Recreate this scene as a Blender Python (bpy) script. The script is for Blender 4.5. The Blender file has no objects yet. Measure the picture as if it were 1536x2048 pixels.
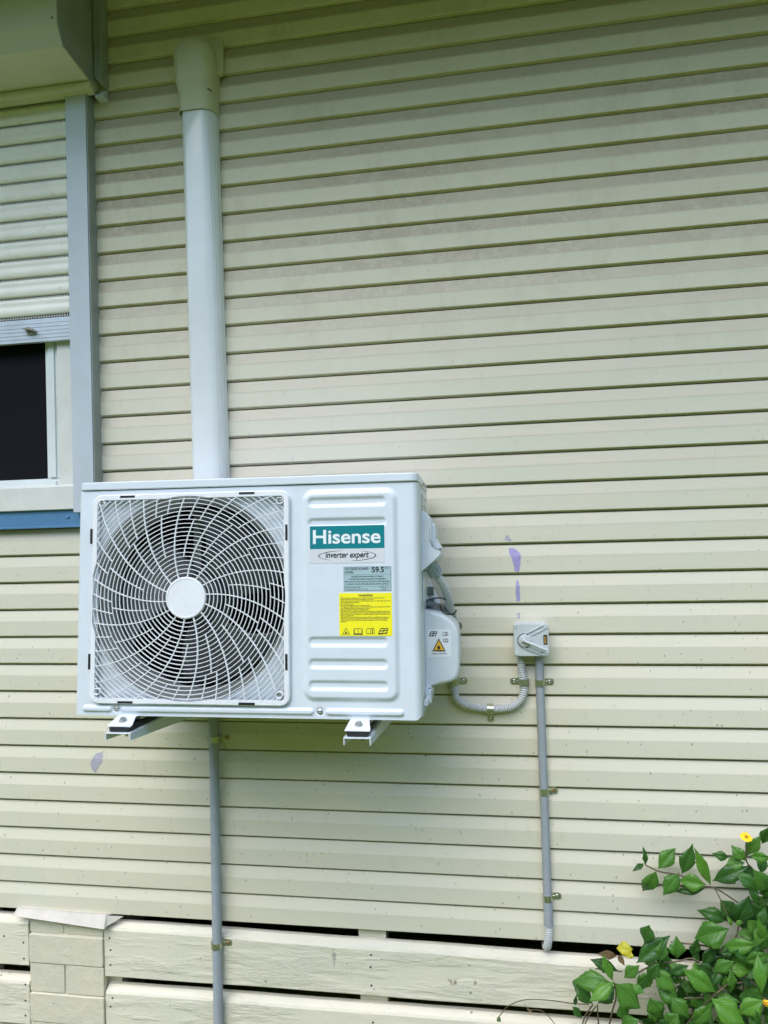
import bpy, bmesh, math, random
import numpy as np
from mathutils import Vector, Matrix
R = math.radians
random.seed(7)
scn = bpy.context.scene
COL = scn.collection

# ---------------------------------------------------------------- camera
CAMD, EYE, FPX = 1.9, 1.55, 1380.0
CM = np.array([[0.98770057, 0.15350302, -0.02973902],
               [0.03236002, -0.01460388, 0.99936958],
               [-0.15297195, 0.98804026, 0.01939162]])       # right, up, forward
cam = bpy.data.cameras.new("camera")
cam_o = bpy.data.objects.new("camera", cam); COL.objects.link(cam_o)
m3 = Matrix(((CM[0][0], CM[1][0], -CM[2][0]), (CM[0][1], CM[1][1], -CM[2][1]), (CM[0][2], CM[1][2], -CM[2][2])))
cam_o.matrix_world = Matrix.Translation((0, -CAMD, EYE)) @ m3.to_4x4()
cam.sensor_fit = 'VERTICAL'; cam.sensor_height = 32.0; cam.lens = 32.0 * FPX / 2048.0
cam.clip_start = 0.02; cam.clip_end = 500
scn.camera = cam_o
scn.render.resolution_x = 768; scn.render.resolution_y = 1024

# ---------------------------------------------------------------- light
SUN_EL, SUN_AZ = 58, 205          # azimuth clockwise from +Y (the wall faces -Y)
w = bpy.data.worlds.new("World"); scn.world = w; w.use_nodes = True
nt = w.node_tree; nt.nodes.clear()
sky = nt.nodes.new('ShaderNodeTexSky'); sky.sky_type = 'NISHITA'; sky.sun_disc = False
sky.sun_elevation = R(SUN_EL); sky.sun_rotation = R(SUN_AZ)
sky.air_density = 1.3; sky.dust_density = 1.5; sky.ozone_density = 2.0
bg = nt.nodes.new('ShaderNodeBackground'); bg.inputs[1].default_value = 0.15
out = nt.nodes.new('ShaderNodeOutputWorld')
nt.links.new(sky.outputs[0], bg.inputs[0]); nt.links.new(bg.outputs[0], out.inputs[0])
sl = bpy.data.lights.new("sun", 'SUN'); sl.energy = 0.8; sl.angle = R(60); sl.color = (1.0, 0.97, 0.93)
so = bpy.data.objects.new("sun", sl); COL.objects.link(so)
sd = Vector((math.sin(R(SUN_AZ)) * math.cos(R(SUN_EL)), math.cos(R(SUN_AZ)) * math.cos(R(SUN_EL)), math.sin(R(SUN_EL))))
so.rotation_euler = (-sd).to_track_quat('-Z', 'Y').to_euler(); so.location = (0, -4, 8)
scn.view_settings.view_transform = 'Standard'; scn.view_settings.look = 'None'
scn.view_settings.exposure = 1.47; scn.view_settings.gamma = 1.0
scn.cycles.max_bounces = 8; scn.cycles.diffuse_bounces = 5
scn.cycles.use_denoising = True

# ---------------------------------------------------------------- helpers
def P(px, py, off=0.0):
    """photo pixel -> point on the plane y = -off"""
    d = np.array([(px - 768) / FPX, -(py - 1024) / FPX, 1.0]) @ CM
    t = (CAMD - off) / d[1]
    return Vector((d[0] * t, -off, EYE + d[2] * t))

UO = Vector((-.9856, -.4002, 1.126)); _ry, _rx, _rz = .0087, -.0574, .0213
UR = Matrix.Rotation(_rz, 3, 'Z') @ Matrix.Rotation(_rx, 3, 'X') @ Matrix.Rotation(_ry, 3, 'Y')
URT = UR.transposed()
def U(px, py, yl=0.0):
    """photo pixel -> point in the air conditioner's own frame on its plane y = yl"""
    d = np.array([(px - 768) / FPX, -(py - 1024) / FPX, 1.0]) @ CM
    c = URT @ (Vector((0, -CAMD, EYE)) - UO); dd = URT @ Vector(d)
    t = (yl - c.y) / dd.y
    return c + dd * t

def newobj(name, me, parent=None, mats=(), smooth=True, loc=None):
    o = bpy.data.objects.new(name, me); COL.objects.link(o)
    for m in mats: me.materials.append(m)
    if parent is not None: o.parent = parent
    if loc is not None: o.location = loc
    return o

def tag(o, label=None, cat=None, group=None, kind=None):
    if label: o['label'] = label
    if cat: o['category'] = cat
    if group: o['group'] = group
    if kind: o['kind'] = kind
    return o

def empty(name, loc, label, cat, group=None):
    o = bpy.data.objects.new(name, None); COL.objects.link(o); o.location = loc
    o.empty_display_size = 0.05
    return tag(o, label, cat, group)

class MB:
    def __init__(s): s.v = []; s.f = []; s.mi = []; s.m = 0; s.sm = []; s.smooth = False
    def add(s, vs, fs, smooth=None):
        b = len(s.v); s.v += [tuple(x) for x in vs]
        for f in fs:
            s.f.append([b + i for i in f]); s.mi.append(s.m); s.sm.append(s.smooth if smooth is None else smooth)
        return b
    def box(s, a, b):
        x0, x1 = sorted((a[0], b[0])); y0, y1 = sorted((a[1], b[1])); z0, z1 = sorted((a[2], b[2]))
        s.add([(x0, y0, z0), (x1, y0, z0), (x1, y1, z0), (x0, y1, z0), (x0, y0, z1), (x1, y0, z1), (x1, y1, z1), (x0, y1, z1)],
              [(0, 3, 2, 1), (4, 5, 6, 7), (0, 1, 5, 4), (1, 2, 6, 5), (2, 3, 7, 6), (3, 0, 4, 7)])
    def prism(s, poly, y0, y1, ax='y', smooth=False):
        """extrude a polygon given as 2-D (a,b) along one axis"""
        n = len(poly)
        def mk(a, b, c): return {'y': (a, c, b), 'x': (c, a, b), 'z': (a, b, c)}[ax]
        vs = [mk(a, b, y0) for a, b in poly] + [mk(a, b, y1) for a, b in poly]
        fs = [tuple(range(n)), tuple(range(2 * n - 1, n - 1, -1))]
        b0 = s.add(vs, fs, False)
        for i in range(n):
            j = (i + 1) % n
            s.f.append([b0 + i, b0 + n + i, b0 + n + j, b0 + j]); s.mi.append(s.m); s.sm.append(smooth)
    def tube(s, pts, rad, seg=12, cap=True, smooth=True):
        pts = [Vector(p) for p in pts]; n = len(pts)
        if not hasattr(rad, '__len__'): rad = [rad] * n
        up = None; vs = []
        for i, p in enumerate(pts):
            t = (pts[min(i + 1, n - 1)] - pts[max(i - 1, 0)]).normalized()
            if up is None:
                up = t.orthogonal().normalized()
            up = (up - t * up.dot(t)).normalized(); sd_ = t.cross(up)
            for k in range(seg):
                a = 2 * math.pi * k / seg
                vs.append(p + (up * math.cos(a) + sd_ * math.sin(a)) * rad[i])
        fs = []
        for i in range(n - 1):
            for k in range(seg):
                k2 = (k + 1) % seg
                fs.append((i * seg + k, i * seg + k2, (i + 1) * seg + k2, (i + 1) * seg + k))
        b = s.add(vs, fs, smooth)
        if cap:
            s.add(vs[:seg], [tuple(range(seg))[::-1]], False); s.add(vs[(n - 1) * seg:], [tuple(range(seg))], False)
    def lathe(s, o, axis, prof, seg=32, smooth=True):
        """prof: list of (distance along axis, radius)"""
        o = Vector(o); axis = Vector(axis).normalized(); u = axis.orthogonal().normalized(); v = axis.cross(u); vs = []
        for d, r in prof:
            for k in range(seg):
                a = 2 * math.pi * k / seg
                vs.append(o + axis * d + (u * math.cos(a) + v * math.sin(a)) * r)
        fs = []
        for i in range(len(prof) - 1):
            for k in range(seg):
                k2 = (k + 1) % seg
                fs.append((i * seg + k, i * seg + k2, (i + 1) * seg + k2, (i + 1) * seg + k))
        s.add(vs, fs, smooth)
    def build(s, name, mats, parent=None, bevel=None, loc=None, segs=2, recalc=True):
        me = bpy.data.meshes.new(name)
        me.from_pydata(s.v, [], s.f); me.update()
        if not isinstance(mats, (list, tuple)): mats = [mats]
        for m in mats: me.materials.append(m)
        me.polygons.foreach_set('material_index', s.mi)
        if recalc:
            bm = bmesh.new(); bm.from_mesh(me)
            bmesh.ops.recalc_face_normals(bm, faces=bm.faces); bm.to_mesh(me); bm.free()
        me.polygons.foreach_set('use_smooth', s.sm)
        o = bpy.data.objects.new(name, me); COL.objects.link(o)
        if parent is not None: o.parent = parent
        if loc is not None: o.location = loc
        if bevel:
            md = o.modifiers.new('bevel', 'BEVEL'); md.width = bevel; md.segments = segs; md.limit_method = 'ANGLE'; md.angle_limit = R(35)
            md.harden_normals = True
        return o

def pillow(mb, poly, y0, y1, r, n=5, free=None):
    """extrusion of a counter-clockwise outline whose front rim (at y0) is rounded by radius r"""
    N_ = len(poly); nrm = []
    for i in range(N_):
        a, b, c = Vector(poly[i - 1]), Vector(poly[i]), Vector(poly[(i + 1) % N_])
        e1 = (b - a).normalized(); e2 = (c - b).normalized(); t = (e1 + e2)
        t = t.normalized() if t.length > 1e-6 else e1
        k = 1 / max(.5, math.sqrt(max(0.05, (1 + e1.dot(e2)) / 2)))
        nrm.append(Vector((-t.y, t.x)) * k)
    area = sum(poly[i][0] * poly[(i + 1) % N_][1] - poly[(i + 1) % N_][0] * poly[i][1] for i in range(N_))
    sg = 1 if area > 0 else -1
    rings_ = [(0, y1)]
    for k in range(n + 1):
        a = math.pi / 2 * k / n; rings_.append((r * (1 - math.cos(a)), y0 + r * (1 - math.sin(a))))
    vs = []
    for ins, y in rings_:
        for i in range(N_):
            k = ins if not free or not free(poly[i]) else 0
            vs.append((poly[i][0] + sg * nrm[i].x * k, y, poly[i][1] + sg * nrm[i].y * k))
    R_ = len(rings_); vs.append((sum(p[0] for p in poly) / N_, y0, sum(p[1] for p in poly) / N_))
    fs = [((R_ - 1) * N_ + i, (R_ - 1) * N_ + (i + 1) % N_, R_ * N_) for i in range(N_)]
    b0 = mb.add(vs, fs, False)
    for L in range(R_ - 1):
        for i in range(N_):
            j = (i + 1) % N_; mb.f.append([b0 + L * N_ + i, b0 + L * N_ + j, b0 + (L + 1) * N_ + j, b0 + (L + 1) * N_ + i]); mb.mi.append(mb.m); mb.sm.append(True)

def rrect(x0, z0, x1, z1, r, n=6):
    pts = []
    for cx, cz, a0 in ((x1 - r, z1 - r, 0), (x0 + r, z1 - r, 90), (x0 + r, z0 + r, 180), (x1 - r, z0 + r, 270)):
        for k in range(n + 1):
            a = R(a0 + 90 * k / n); pts.append((cx + r * math.cos(a), cz + r * math.sin(a)))
    return pts

def circ(cx, cz, r, n=24): return [(cx + r * math.cos(2 * math.pi * k / n), cz + r * math.sin(2 * math.pi * k / n)) for k in range(n)]

def spline(pts, step):
    """catmull-rom through pts, resampled at about step"""
    pts = [Vector(p) for p in pts]; q = [pts[0] * 2 - pts[1]] + pts + [pts[-1] * 2 - pts[-2]]; res = []
    for i in range(1, len(q) - 2):
        a, b, c, d = q[i - 1:i + 3]
        for k in range(24):
            t = k / 24
            res.append(0.5 * ((2 * b) + (c - a) * t + (2 * a - 5 * b + 4 * c - d) * t * t + (3 * b - a - 3 * c + d) * t ** 3))
    res.append(pts[-1])
    o = [res[0]]; acc = 0
    for i in range(1, len(res)):
        seg = res[i] - res[i - 1]; L = seg.length; pos = 0
        while acc + (L - pos) >= step:
            pos += step - acc; o.append(res[i - 1] + seg * (pos / L)); acc = 0
        acc += L - pos
    return o

# ---------------------------------------------------------------- materials
class N:
    """tiny node builder"""
    def __init__(s, name):
        s.mat = bpy.data.materials.new(name); s.mat.use_nodes = True; s.t = s.mat.node_tree; s.b = s.t.nodes['Principled BSDF']
    def n(s, typ, **kw):
        x = s.t.nodes.new(typ)
        for k, v in kw.items(): setattr(x, k, v)
        return x
    def l(s, a, b): s.t.links.new(a, b)
    def val(s, x):
        return x
    def math(s, op, a, b=None, c=None, clamp=False):
        x = s.n('ShaderNodeMath', operation=op); x.use_clamp = clamp
        for i, v in enumerate((a, b, c)):
            if v is None: continue
            if isinstance(v, (int, float)): x.inputs[i].default_value = v
            else: s.l(v, x.inputs[i])
        return x.outputs[0]
    def sstep(s, v, a, b):
        x = s.n('ShaderNodeMapRange', interpolation_type='SMOOTHSTEP')
        s.l(v, x.inputs[0]); x.inputs[1].default_value = a; x.inputs[2].default_value = b
        return x.outputs[0]
    def mix(s, f, a, b, blend='MIX'):
        x = s.n('ShaderNodeMix', data_type='RGBA', blend_type=blend)
        for i, v in ((0, f), (6, a), (7, b)):
            if isinstance(v, (int, float)): x.inputs[i].default_value = v
            elif isinstance(v, tuple): x.inputs[i].default_value = (*v, 1)
            else: s.l(v, x.inputs[i])
        return x.outputs[2]
    def coord(s, scale=(1, 1, 1), loc=(0, 0, 0)):
        c = s.n('ShaderNodeTexCoord'); m = s.n('ShaderNodeMapping'); s.l(c.outputs['Object'], m.inputs[0])
        m.inputs['Scale'].default_value = scale; m.inputs['Location'].default_value = loc
        return m.outputs[0]
    def noise(s, scale, co=None, detail=4, rough=0.6):
        x = s.n('ShaderNodeTexNoise'); x.inputs['Scale'].default_value = scale; x.inputs['Detail'].default_value = detail
        x.inputs['Roughness'].default_value = rough
        s.l(co if co is not None else s.coord(), x.inputs[0]); return x.outputs[0]
    def speck(s, scale, thr, co=None):
        """mask of small dots; only a fraction of the cells carries one"""
        x = s.n('ShaderNodeTexVoronoi'); x.inputs['Scale'].default_value = scale
        s.l(co if co is not None else s.coord(), x.inputs[0])
        sep = s.n('ShaderNodeSeparateColor'); s.l(x.outputs['Color'], sep.inputs[0])
        size = s.math('MULTIPLY', s.math('SUBTRACT', sep.outputs[0], thr[0]), thr[1])
        return s.math('LESS_THAN', x.outputs['Distance'], size)
    def bump(s, h, dist, strength=1.0):
        x = s.n('ShaderNodeBump'); x.inputs['Distance'].default_value = dist; x.inputs['Strength'].default_value = strength
        s.l(h, x.inputs['Height']); s.l(x.outputs[0], s.b.inputs['Normal'])
    def base(s, c):
        if isinstance(c, tuple): s.b.inputs['Base Color'].default_value = (*c, 1)
        else: s.l(c, s.b.inputs['Base Color'])
    def pr(s, rough=None, metal=None, spec=None, coat=None):
        for k, v in (('Roughness', rough), ('Metallic', metal), ('Specular IOR Level', spec), ('Coat Weight', coat)):
            if v is None: continue
            if isinstance(v, (int, float)): s.b.inputs[k].default_value = v
            else: s.l(v, s.b.inputs[k])

def simple(name, c, rough=0.5, metal=0.0, var=0.06, vs=18, bump=0.0, bs=300, spec=None, coat=None, dirt=None):
    n = N(name); nz = n.noise(vs)
    f = n.sstep(nz, 0.3, 0.7)
    col = n.mix(f, tuple(x * (1 - var) for x in c), tuple(min(1, x * (1 + var)) for x in c))
    if dirt:
        d = n.sstep(n.noise(dirt[1], detail=8, rough=0.7), dirt[2], dirt[2] + 0.12)
        col = n.mix(n.math('MULTIPLY', d, dirt[3]), col, dirt[0])
    n.base(col); n.pr(rough, metal, spec, coat)
    if bump: n.bump(n.noise(bs, detail=3), bump)
    return n.mat

M = {}
M['white_metal'] = simple('white_metal', (.68, .74, .79), .34, var=.02, bump=.00006, bs=90, coat=.15, dirt=((.45, .44, .38), 60, .70, .25))
M['white_plastic'] = simple('white_plastic', (.66, .72, .76), .42, var=.03, bump=.00006, bs=400, dirt=((.45, .44, .38), 90, .68, .3))
M['grille_plastic'] = simple('grille_plastic', (.78, .81, .83), .45, var=.03)
M['duct_plastic'] = simple('duct_plastic', (.76, .79, .78), .22, var=.015, coat=.35, bump=.00004, bs=6)
M['cream_plastic'] = simple('cream_plastic', (.58, .58, .36), .4, var=.04, dirt=((.3, .3, .2), 70, .66, .5))
M['grey_pvc'] = simple('grey_pvc', (.36, .40, .44), .75, var=.04, vs=30, spec=.2, bump=.00005, bs=200, dirt=((.12, .13, .12), 120, .70, .6))
M['grey_flex'] = simple('grey_flex', (.56, .58, .58), .38, var=.04)
M['switch_grey'] = simple('switch_grey', (.60, .65, .66), .4, var=.03, bump=.00004, bs=300, dirt=((.3, .3, .26), 90, .66, .4))
M['zinc'] = simple('zinc', (.56, .59, .50), .3, .85, var=.25, vs=60, dirt=((.35, .30, .12), 60, .5, .5))
M['steel'] = simple('steel', (.55, .55, .53), .3, 1.0, var=.2, vs=200)
M['rust_screw'] = simple('rust_screw', (.40, .26, .16), .5, .7, var=.3, vs=300)
M['rubber'] = simple('rubber', (.018, .02, .022), .55, var=.2)
M['black'] = simple('black', (.012, .012, .012), .5)
M['fan_plastic'] = simple('fan_plastic', (.075, .08, .085), .4, var=.1)
M['shroud_grey'] = simple('shroud_grey', (.29, .31, .30), .5, var=.08)
M['inner_dark'] = simple('inner_dark', (.02, .021, .022), .7)
M['rail_paint'] = simple('rail_paint', (.57, .62, .66), .34, var=.035, vs=8, bump=.00006, bs=120, dirt=((.3, .32, .33), 40, .62, .45))
M['rail_side'] = M['rail_paint']
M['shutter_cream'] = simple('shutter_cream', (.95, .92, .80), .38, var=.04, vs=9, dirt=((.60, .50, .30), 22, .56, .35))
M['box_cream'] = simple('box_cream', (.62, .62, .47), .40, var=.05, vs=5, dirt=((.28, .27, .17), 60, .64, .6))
M['box_grey'] = simple('box_grey', (.30, .33, .30), .4, var=.1, vs=9, dirt=((.12, .13, .10), 60, .58, .6))
M['alu_bar'] = simple('alu_bar', (.62, .68, .74), .35, .2, var=.05)
M['latch'] = simple('latch', (.33, .31, .25), .45, .5, var=.15, vs=100)
M['window_white'] = simple('window_white', (.78, .82, .80), .4, var=.04, vs=7, dirt=((.5, .5, .42), 25, .6, .4))
M['window_paint'] = simple('window_paint', (.74, .74, .68), .5, var=.05, vs=12, bump=.0003, bs=50, dirt=((.45, .42, .3), 35, .60, .5))
M['cap_paint'] = simple('cap_paint', (.60, .565, .50), .5, var=.06, vs=20, bump=.0004, bs=60, dirt=((.3, .28, .22), 60, .62, .5))
M['screen'] = simple('screen', (.009, .009, .012), .8, var=.7, vs=1100, spec=.12)
M['blue_trim'] = simple('blue_trim', (.10, .24, .41), .4, var=.07, dirt=((.05, .12, .22), 40, .62, .6))
M['ink'] = simple('ink', (.012, .013, .016), .5)
M['ink_soft'] = simple('ink_soft', (.05, .055, .05), .5)
M['logo_white'] = simple('logo_white', (.80, .86, .86), .4, var=.01)
M['teal'] = simple('teal', (.003, .21, .24), .35, var=.03)
M['silver_label'] = simple('silver_label', (.66, .68, .70), .4, var=.02)
M['blue_label'] = simple('blue_label', (.38, .52, .54), .4, var=.03)
M['yellow_label'] = simple('yellow_label', (.93, .84, .015), .45, var=.02)
M['amber'] = simple('amber', (.85, .48, .04), .45)
M['paper_white'] = simple('paper_white', (.80, .84, .86), .45, var=.02)
M['grey_print'] = simple('grey_print', (.38, .40, .42), .5)
M['void'] = simple('void', (.006, .006, .006), .9)
M['purple_paint'] = simple('purple_paint', (.38, .34, .62), .5, var=.1, vs=80)
M['pale_purple'] = simple('pale_purple', (.46, .45, .54), .55, var=.1, vs=80)
M['soffit'] = simple('soffit', (.50, .52, .40), .6, var=.04)
M['roof'] = simple('roof', (.25, .24, .22), .6, var=.1)
M['white_foam'] = simple('white_foam', (.72, .74, .75), .6, var=.05)
M['grey_foam'] = simple('grey_foam', (.22, .24, .25), .6, var=.1)

PITCH, Z0 = .0812102, 2.705878          # cladding exposure, lower edge of joint number 0

def cladding_mat():
    n = N('cladding_paint')
    c = n.n('ShaderNodeTexCoord'); sp = n.n('ShaderNodeSeparateXYZ'); n.l(c.outputs['Object'], sp.inputs[0])
    x, z = sp.outputs[0], sp.outputs[2]
    fr = n.math('FRACT', n.math('DIVIDE', n.math('SUBTRACT', Z0, z), PITCH))       # 0 at the top of a board
    rowid = n.math('FLOOR', n.math('DIVIDE', n.math('SUBTRACT', Z0, z), PITCH))
    bev = n.math('MULTIPLY', n.math('LESS_THAN', fr, .415), n.math('GREATER_THAN', fr, .0))
    st = n.coord((1.2, 1, 26)); st2 = n.coord((9, 1, 3))
    big = n.noise(1.3, detail=5)
    base = n.mix(n.sstep(big, .35, .65), (.755, .705, .56), (.715, .700, .57))
    base = n.mix(n.math('MULTIPLY', n.sstep(n.noise(3.0, st, 5), .45, .75), .55), base, (.76, .71, .55))
    base = n.mix(n.math('MULTIPLY', n.sstep(n.noise(4.0, st2, 6, .7), .55, .8), .30), base, (.45, .44, .34))
    base = n.mix(n.math('MULTIPLY', n.sstep(n.noise(7.0, n.coord((1, 1, 1), (3, 0, 0)), 3), .62, .66), .18), base, (.77, .74, .58))
    # per-board tint
    wn = n.n('ShaderNodeTexWhiteNoise', noise_dimensions='1D'); n.l(rowid, wn.inputs['W'])
    base = n.mix(n.math('MULTIPLY', wn.outputs[0], .10), base, (.60, .60, .46))
    # mildew on the sloping top of the upper boards, with ragged lower drips
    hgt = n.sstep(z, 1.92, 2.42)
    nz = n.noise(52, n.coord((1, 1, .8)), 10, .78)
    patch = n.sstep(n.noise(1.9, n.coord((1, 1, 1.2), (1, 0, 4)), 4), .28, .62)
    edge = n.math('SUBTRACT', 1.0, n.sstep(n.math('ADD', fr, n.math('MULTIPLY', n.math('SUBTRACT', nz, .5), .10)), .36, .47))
    mildew_shade = n.math('MULTIPLY', edge, n.math('MULTIPLY', hgt, n.math('ADD', .12, n.math('MULTIPLY', patch, n.sstep(nz, .34, .60)))))
    mildew_shade = n.math('MULTIPLY', mildew_shade, .95, clamp=True)
    top = n.sstep(z, 2.66, 2.86)  # topmost bevels: even dark band, eave shade painted over the mildew
    mildew_shade = n.math('MAXIMUM', n.math('MULTIPLY', mildew_shade, n.math('SUBTRACT', 1.0, n.math('MULTIPLY', top, .7))), n.math('MULTIPLY', top, n.math('MULTIPLY', edge, .88)))
    base = n.mix(mildew_shade, base, (.245, .195, .135))
    soft = n.math('MULTIPLY', n.sstep(z, 1.7, 2.5), n.math('MULTIPLY', n.sstep(n.noise(7, n.coord((1, 1, .45), (5, 0, 1)), 9, .75), .47, .68), .30))
    base = n.mix(soft, base, (.36, .315, .22))
    light_tint = n.math('MULTIPLY', n.sstep(z, 1.75, 2.6), n.math('ADD', .26, n.math('MULTIPLY', n.sstep(big, .4, .7), .12)))  # warmer light on the upper wall, tinted into the paint colour by height
    base = n.mix(light_tint, base, (.66, .57, .26))
    dust = n.math('MULTIPLY', edge, n.math('MULTIPLY', n.sstep(z, 1.25, 1.75), .58))
    base = n.mix(dust, base, (.52, .455, .34))
    # fly specks and splashes, thicker low down and to the right
    dens = n.math('ADD', .30, n.math('MULTIPLY', n.sstep(z, 1.9, .9), .70))
    def warp(sc, lo):
        v = n.n('ShaderNodeVectorMath', operation='ADD'); nn = n.n('ShaderNodeTexNoise'); nn.inputs['Scale'].default_value = 260; n.l(n.coord(), nn.inputs[0])
        w_ = n.n('ShaderNodeVectorMath', operation='SCALE'); w_.inputs['Scale'].default_value = .0034; n.l(nn.outputs['Color'], w_.inputs[0])
        n.l(n.coord(sc, lo), v.inputs[0]); n.l(w_.outputs[0], v.inputs[1]); return v.outputs[0]
    s1 = n.speck(46, (.66, .28), warp((1, 1, .8), (0, 0, 0))); s2 = n.speck(95, (.72, .75), warp((1, 1, .6), (2, 0, 2))); s3 = n.speck(17, (.70, .11), warp((1.5, 1, .6), (0, 0, 7)))
    sp_ = n.math('MAXIMUM', n.math('MAXIMUM', n.math('MULTIPLY', s1, .80), n.math('MULTIPLY', s2, .5)), n.math('MULTIPLY', s3, 1.0))
    base = n.mix(n.math('MULTIPLY', sp_, dens), base, (.085, .075, .05))
    n.base(base); n.pr(.46)
    hh = n.math('ADD', n.noise(5, n.coord((.5, 1, 3)), 3), n.math('MULTIPLY', n.noise(160, n.coord((.4, 1, 1)), 4), .05))
    n.bump(hh, .0012, .8)
    return n.mat
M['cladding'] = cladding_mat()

def rough_board_mat():
    n = N('rough_painted_timber')
    st = n.coord((2.2, 1, 14)); 
    big = n.noise(3, detail=5)
    base = n.mix(n.sstep(big, .35, .65), (.80, .75, .60), (.75, .72, .58))
    base = n.mix(n.math('MULTIPLY', n.sstep(n.noise(9, st, 8, .7), .58, .70), .35), base, (.45, .43, .36))
    crack = n.sstep(n.noise(15, n.coord((1.6, 1, 9)), 10, .8), .66, .72)
    zone = n.sstep(n.noise(2.5, n.coord((1, 1, 5))), .45, .6)
    base = n.mix(n.math('MULTIPLY', n.math('MULTIPLY', crack, zone), .65), base, (.22, .20, .16))
    s1 = n.speck(42, (.80, .8)); s2 = n.speck(100, (.86, 1.3))
    base = n.mix(n.math('MULTIPLY', n.math('MAXIMUM', s1, n.math('MULTIPLY', s2, .5)), .6), base, (.10, .09, .07))
    c = n.n('ShaderNodeTexCoord'); sp = n.n('ShaderNodeSeparateXYZ'); n.l(c.outputs['Object'], sp.inputs[0])
    def blob(cx, cz, rx, rz):
        return n.sstep(n.math('ADD', n.math('ABSOLUTE', n.math('DIVIDE', n.math('SUBTRACT', sp.outputs[0], cx), rx)), n.math('ABSOLUTE', n.math('DIVIDE', n.math('SUBTRACT', sp.outputs[2], cz), rz))), 1.0, .3)
    rc_, gc_ = P(925, 1965, .018), P(668, 1912, .018)
    rust = n.math('MULTIPLY', blob(rc_.x, rc_.z, .085, .022), n.sstep(n.noise(70, n.coord((.8, 1, .45)), 8, .7), .52, .58))
    base = n.mix(n.math('MULTIPLY', rust, .85), base, (.20, .12, .06))
    scr = n.math('MULTIPLY', blob(gc_.x, gc_.z, .010, .045), n.sstep(n.noise(110, detail=6), .42, .55))
    base = n.mix(n.math('MULTIPLY', scr, .7), base, (.25, .23, .19))
    n.base(base); n.pr(.62)
    hh = n.math('ADD', n.math('MULTIPLY', n.noise(20, n.coord((2.0, 1, 6)), 10, .75), n.math('ADD', .25, zone)), n.math('MULTIPLY', n.noise(120, detail=5), .18))
    n.bump(hh, .0042, .8)
    return n.mat
M['rough_board'] = rough_board_mat()
def brick_mat():
    n = N('painted_brick')
    base = n.mix(n.sstep(n.noise(8, detail=6), .35, .65), (.74, .69, .54), (.68, .65, .52))
    s1 = n.speck(60, (.82, .8))
    base = n.mix(n.math('MULTIPLY', s1, .6), base, (.13, .12, .09))
    base = n.mix(n.math('MULTIPLY', n.sstep(n.noise(30, detail=8, rough=.8), .62, .72), .3), base, (.35, .33, .26))
    n.base(base); n.pr(.6); n.bump(n.noise(38, detail=8, rough=.7), .0045, .8)
    return n.mat
M['brick'] = brick_mat()
def grass_mat():
    n = N('lawn_grass')
    base = n.mix(n.sstep(n.noise(1.5, detail=8), .35, .65), (.13, .19, .014), (.17, .21, .02))
    n.base(base); n.pr(.8, spec=.2); n.bump(n.noise(60, detail=6), .03, 1)
    return n.mat
M['grass'] = grass_mat()
M['hedge_green'] = simple('hedge_green', (.035, .065, .018), .7, var=.4, vs=3, bump=.05, bs=8)
def leaf_mat(name, c1, c2, rough=.33):
    n = N(name)
    a = n.n('ShaderNodeAttribute'); a.attribute_name = 'leaf'; sp = n.n('ShaderNodeSeparateColor'); n.l(a.outputs['Color'], sp.inputs[0])
    u, v, rnd = sp.outputs[0], sp.outputs[1], sp.outputs[2]       # along, across (0..1, .5 midrib), random
    ac = n.math('ABSOLUTE', n.math('SUBTRACT', v, .5))
    base = n.mix(rnd, c1, c2)
    base = n.mix(n.math('MULTIPLY', n.sstep(n.noise(70, detail=4), .45, .75), .35), base, tuple(x * 1.5 for x in c2))
    ph = n.math('FRACT', n.math('SUBTRACT', n.math('MULTIPLY', u, 6.0), n.math('MULTIPLY', ac, 5.0)))
    vein = n.math('MAXIMUM', n.sstep(n.math('ABSOLUTE', n.math('SUBTRACT', ph, .5)), .09, .0), n.sstep(ac, .035, .0))
    base = n.mix(n.math('MULTIPLY', vein, .40), base, tuple(min(1, x * 2.1 + .02) for x in c2))
    n.base(base); n.pr(rough, spec=.4)
    n.bump(n.math('SUBTRACT', n.math('MULTIPLY', n.noise(90, detail=3), .4), vein), .0012, .8)
    tr = n.n('ShaderNodeBsdfTranslucent'); n.l(base, tr.inputs[0])
    mx = n.n('ShaderNodeMixShader'); mx.inputs[0].default_value = .22
    o = [x for x in n.t.nodes if x.type == 'OUTPUT_MATERIAL'][0]
    n.l(n.b.outputs[0], mx.inputs[1]); n.l(tr.outputs[0], mx.inputs[2]); n.l(mx.outputs[0], o.inputs[0])
    return n.mat
M['leaf_dark'] = leaf_mat('leaf_dark', (.026, .085, .017), (.050, .150, .025))
M['leaf_mid'] = leaf_mat('leaf_mid', (.06, .18, .024), (.09, .23, .034))
M['leaf_light'] = leaf_mat('leaf_light', (.085, .24, .030), (.12, .29, .035))
M['leaf_yellow'] = leaf_mat('leaf_yellow', (.55, .52, .03), (.62, .56, .06))
M['leaf_brown'] = leaf_mat('leaf_brown', (.14, .09, .04), (.22, .15, .08), .8)
M['stem'] = simple('stem', (.11, .085, .045), .6, var=.3, vs=40)
M['stem_green'] = simple('stem_green', (.10, .16, .04), .5, var=.2, vs=40)
M['petal'] = simple('petal', (.95, .62, .01), .5, var=.08, vs=120)
M['floret'] = simple('floret', (.55, .26, .01), .7, var=.4, vs=500)

# ================================================================ SETTING
g = MB(); g.box((-60, -70, -.3), (60, 12, 0)); ground = g.build('ground', M['grass']); tag(ground, kind='structure')
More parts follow.
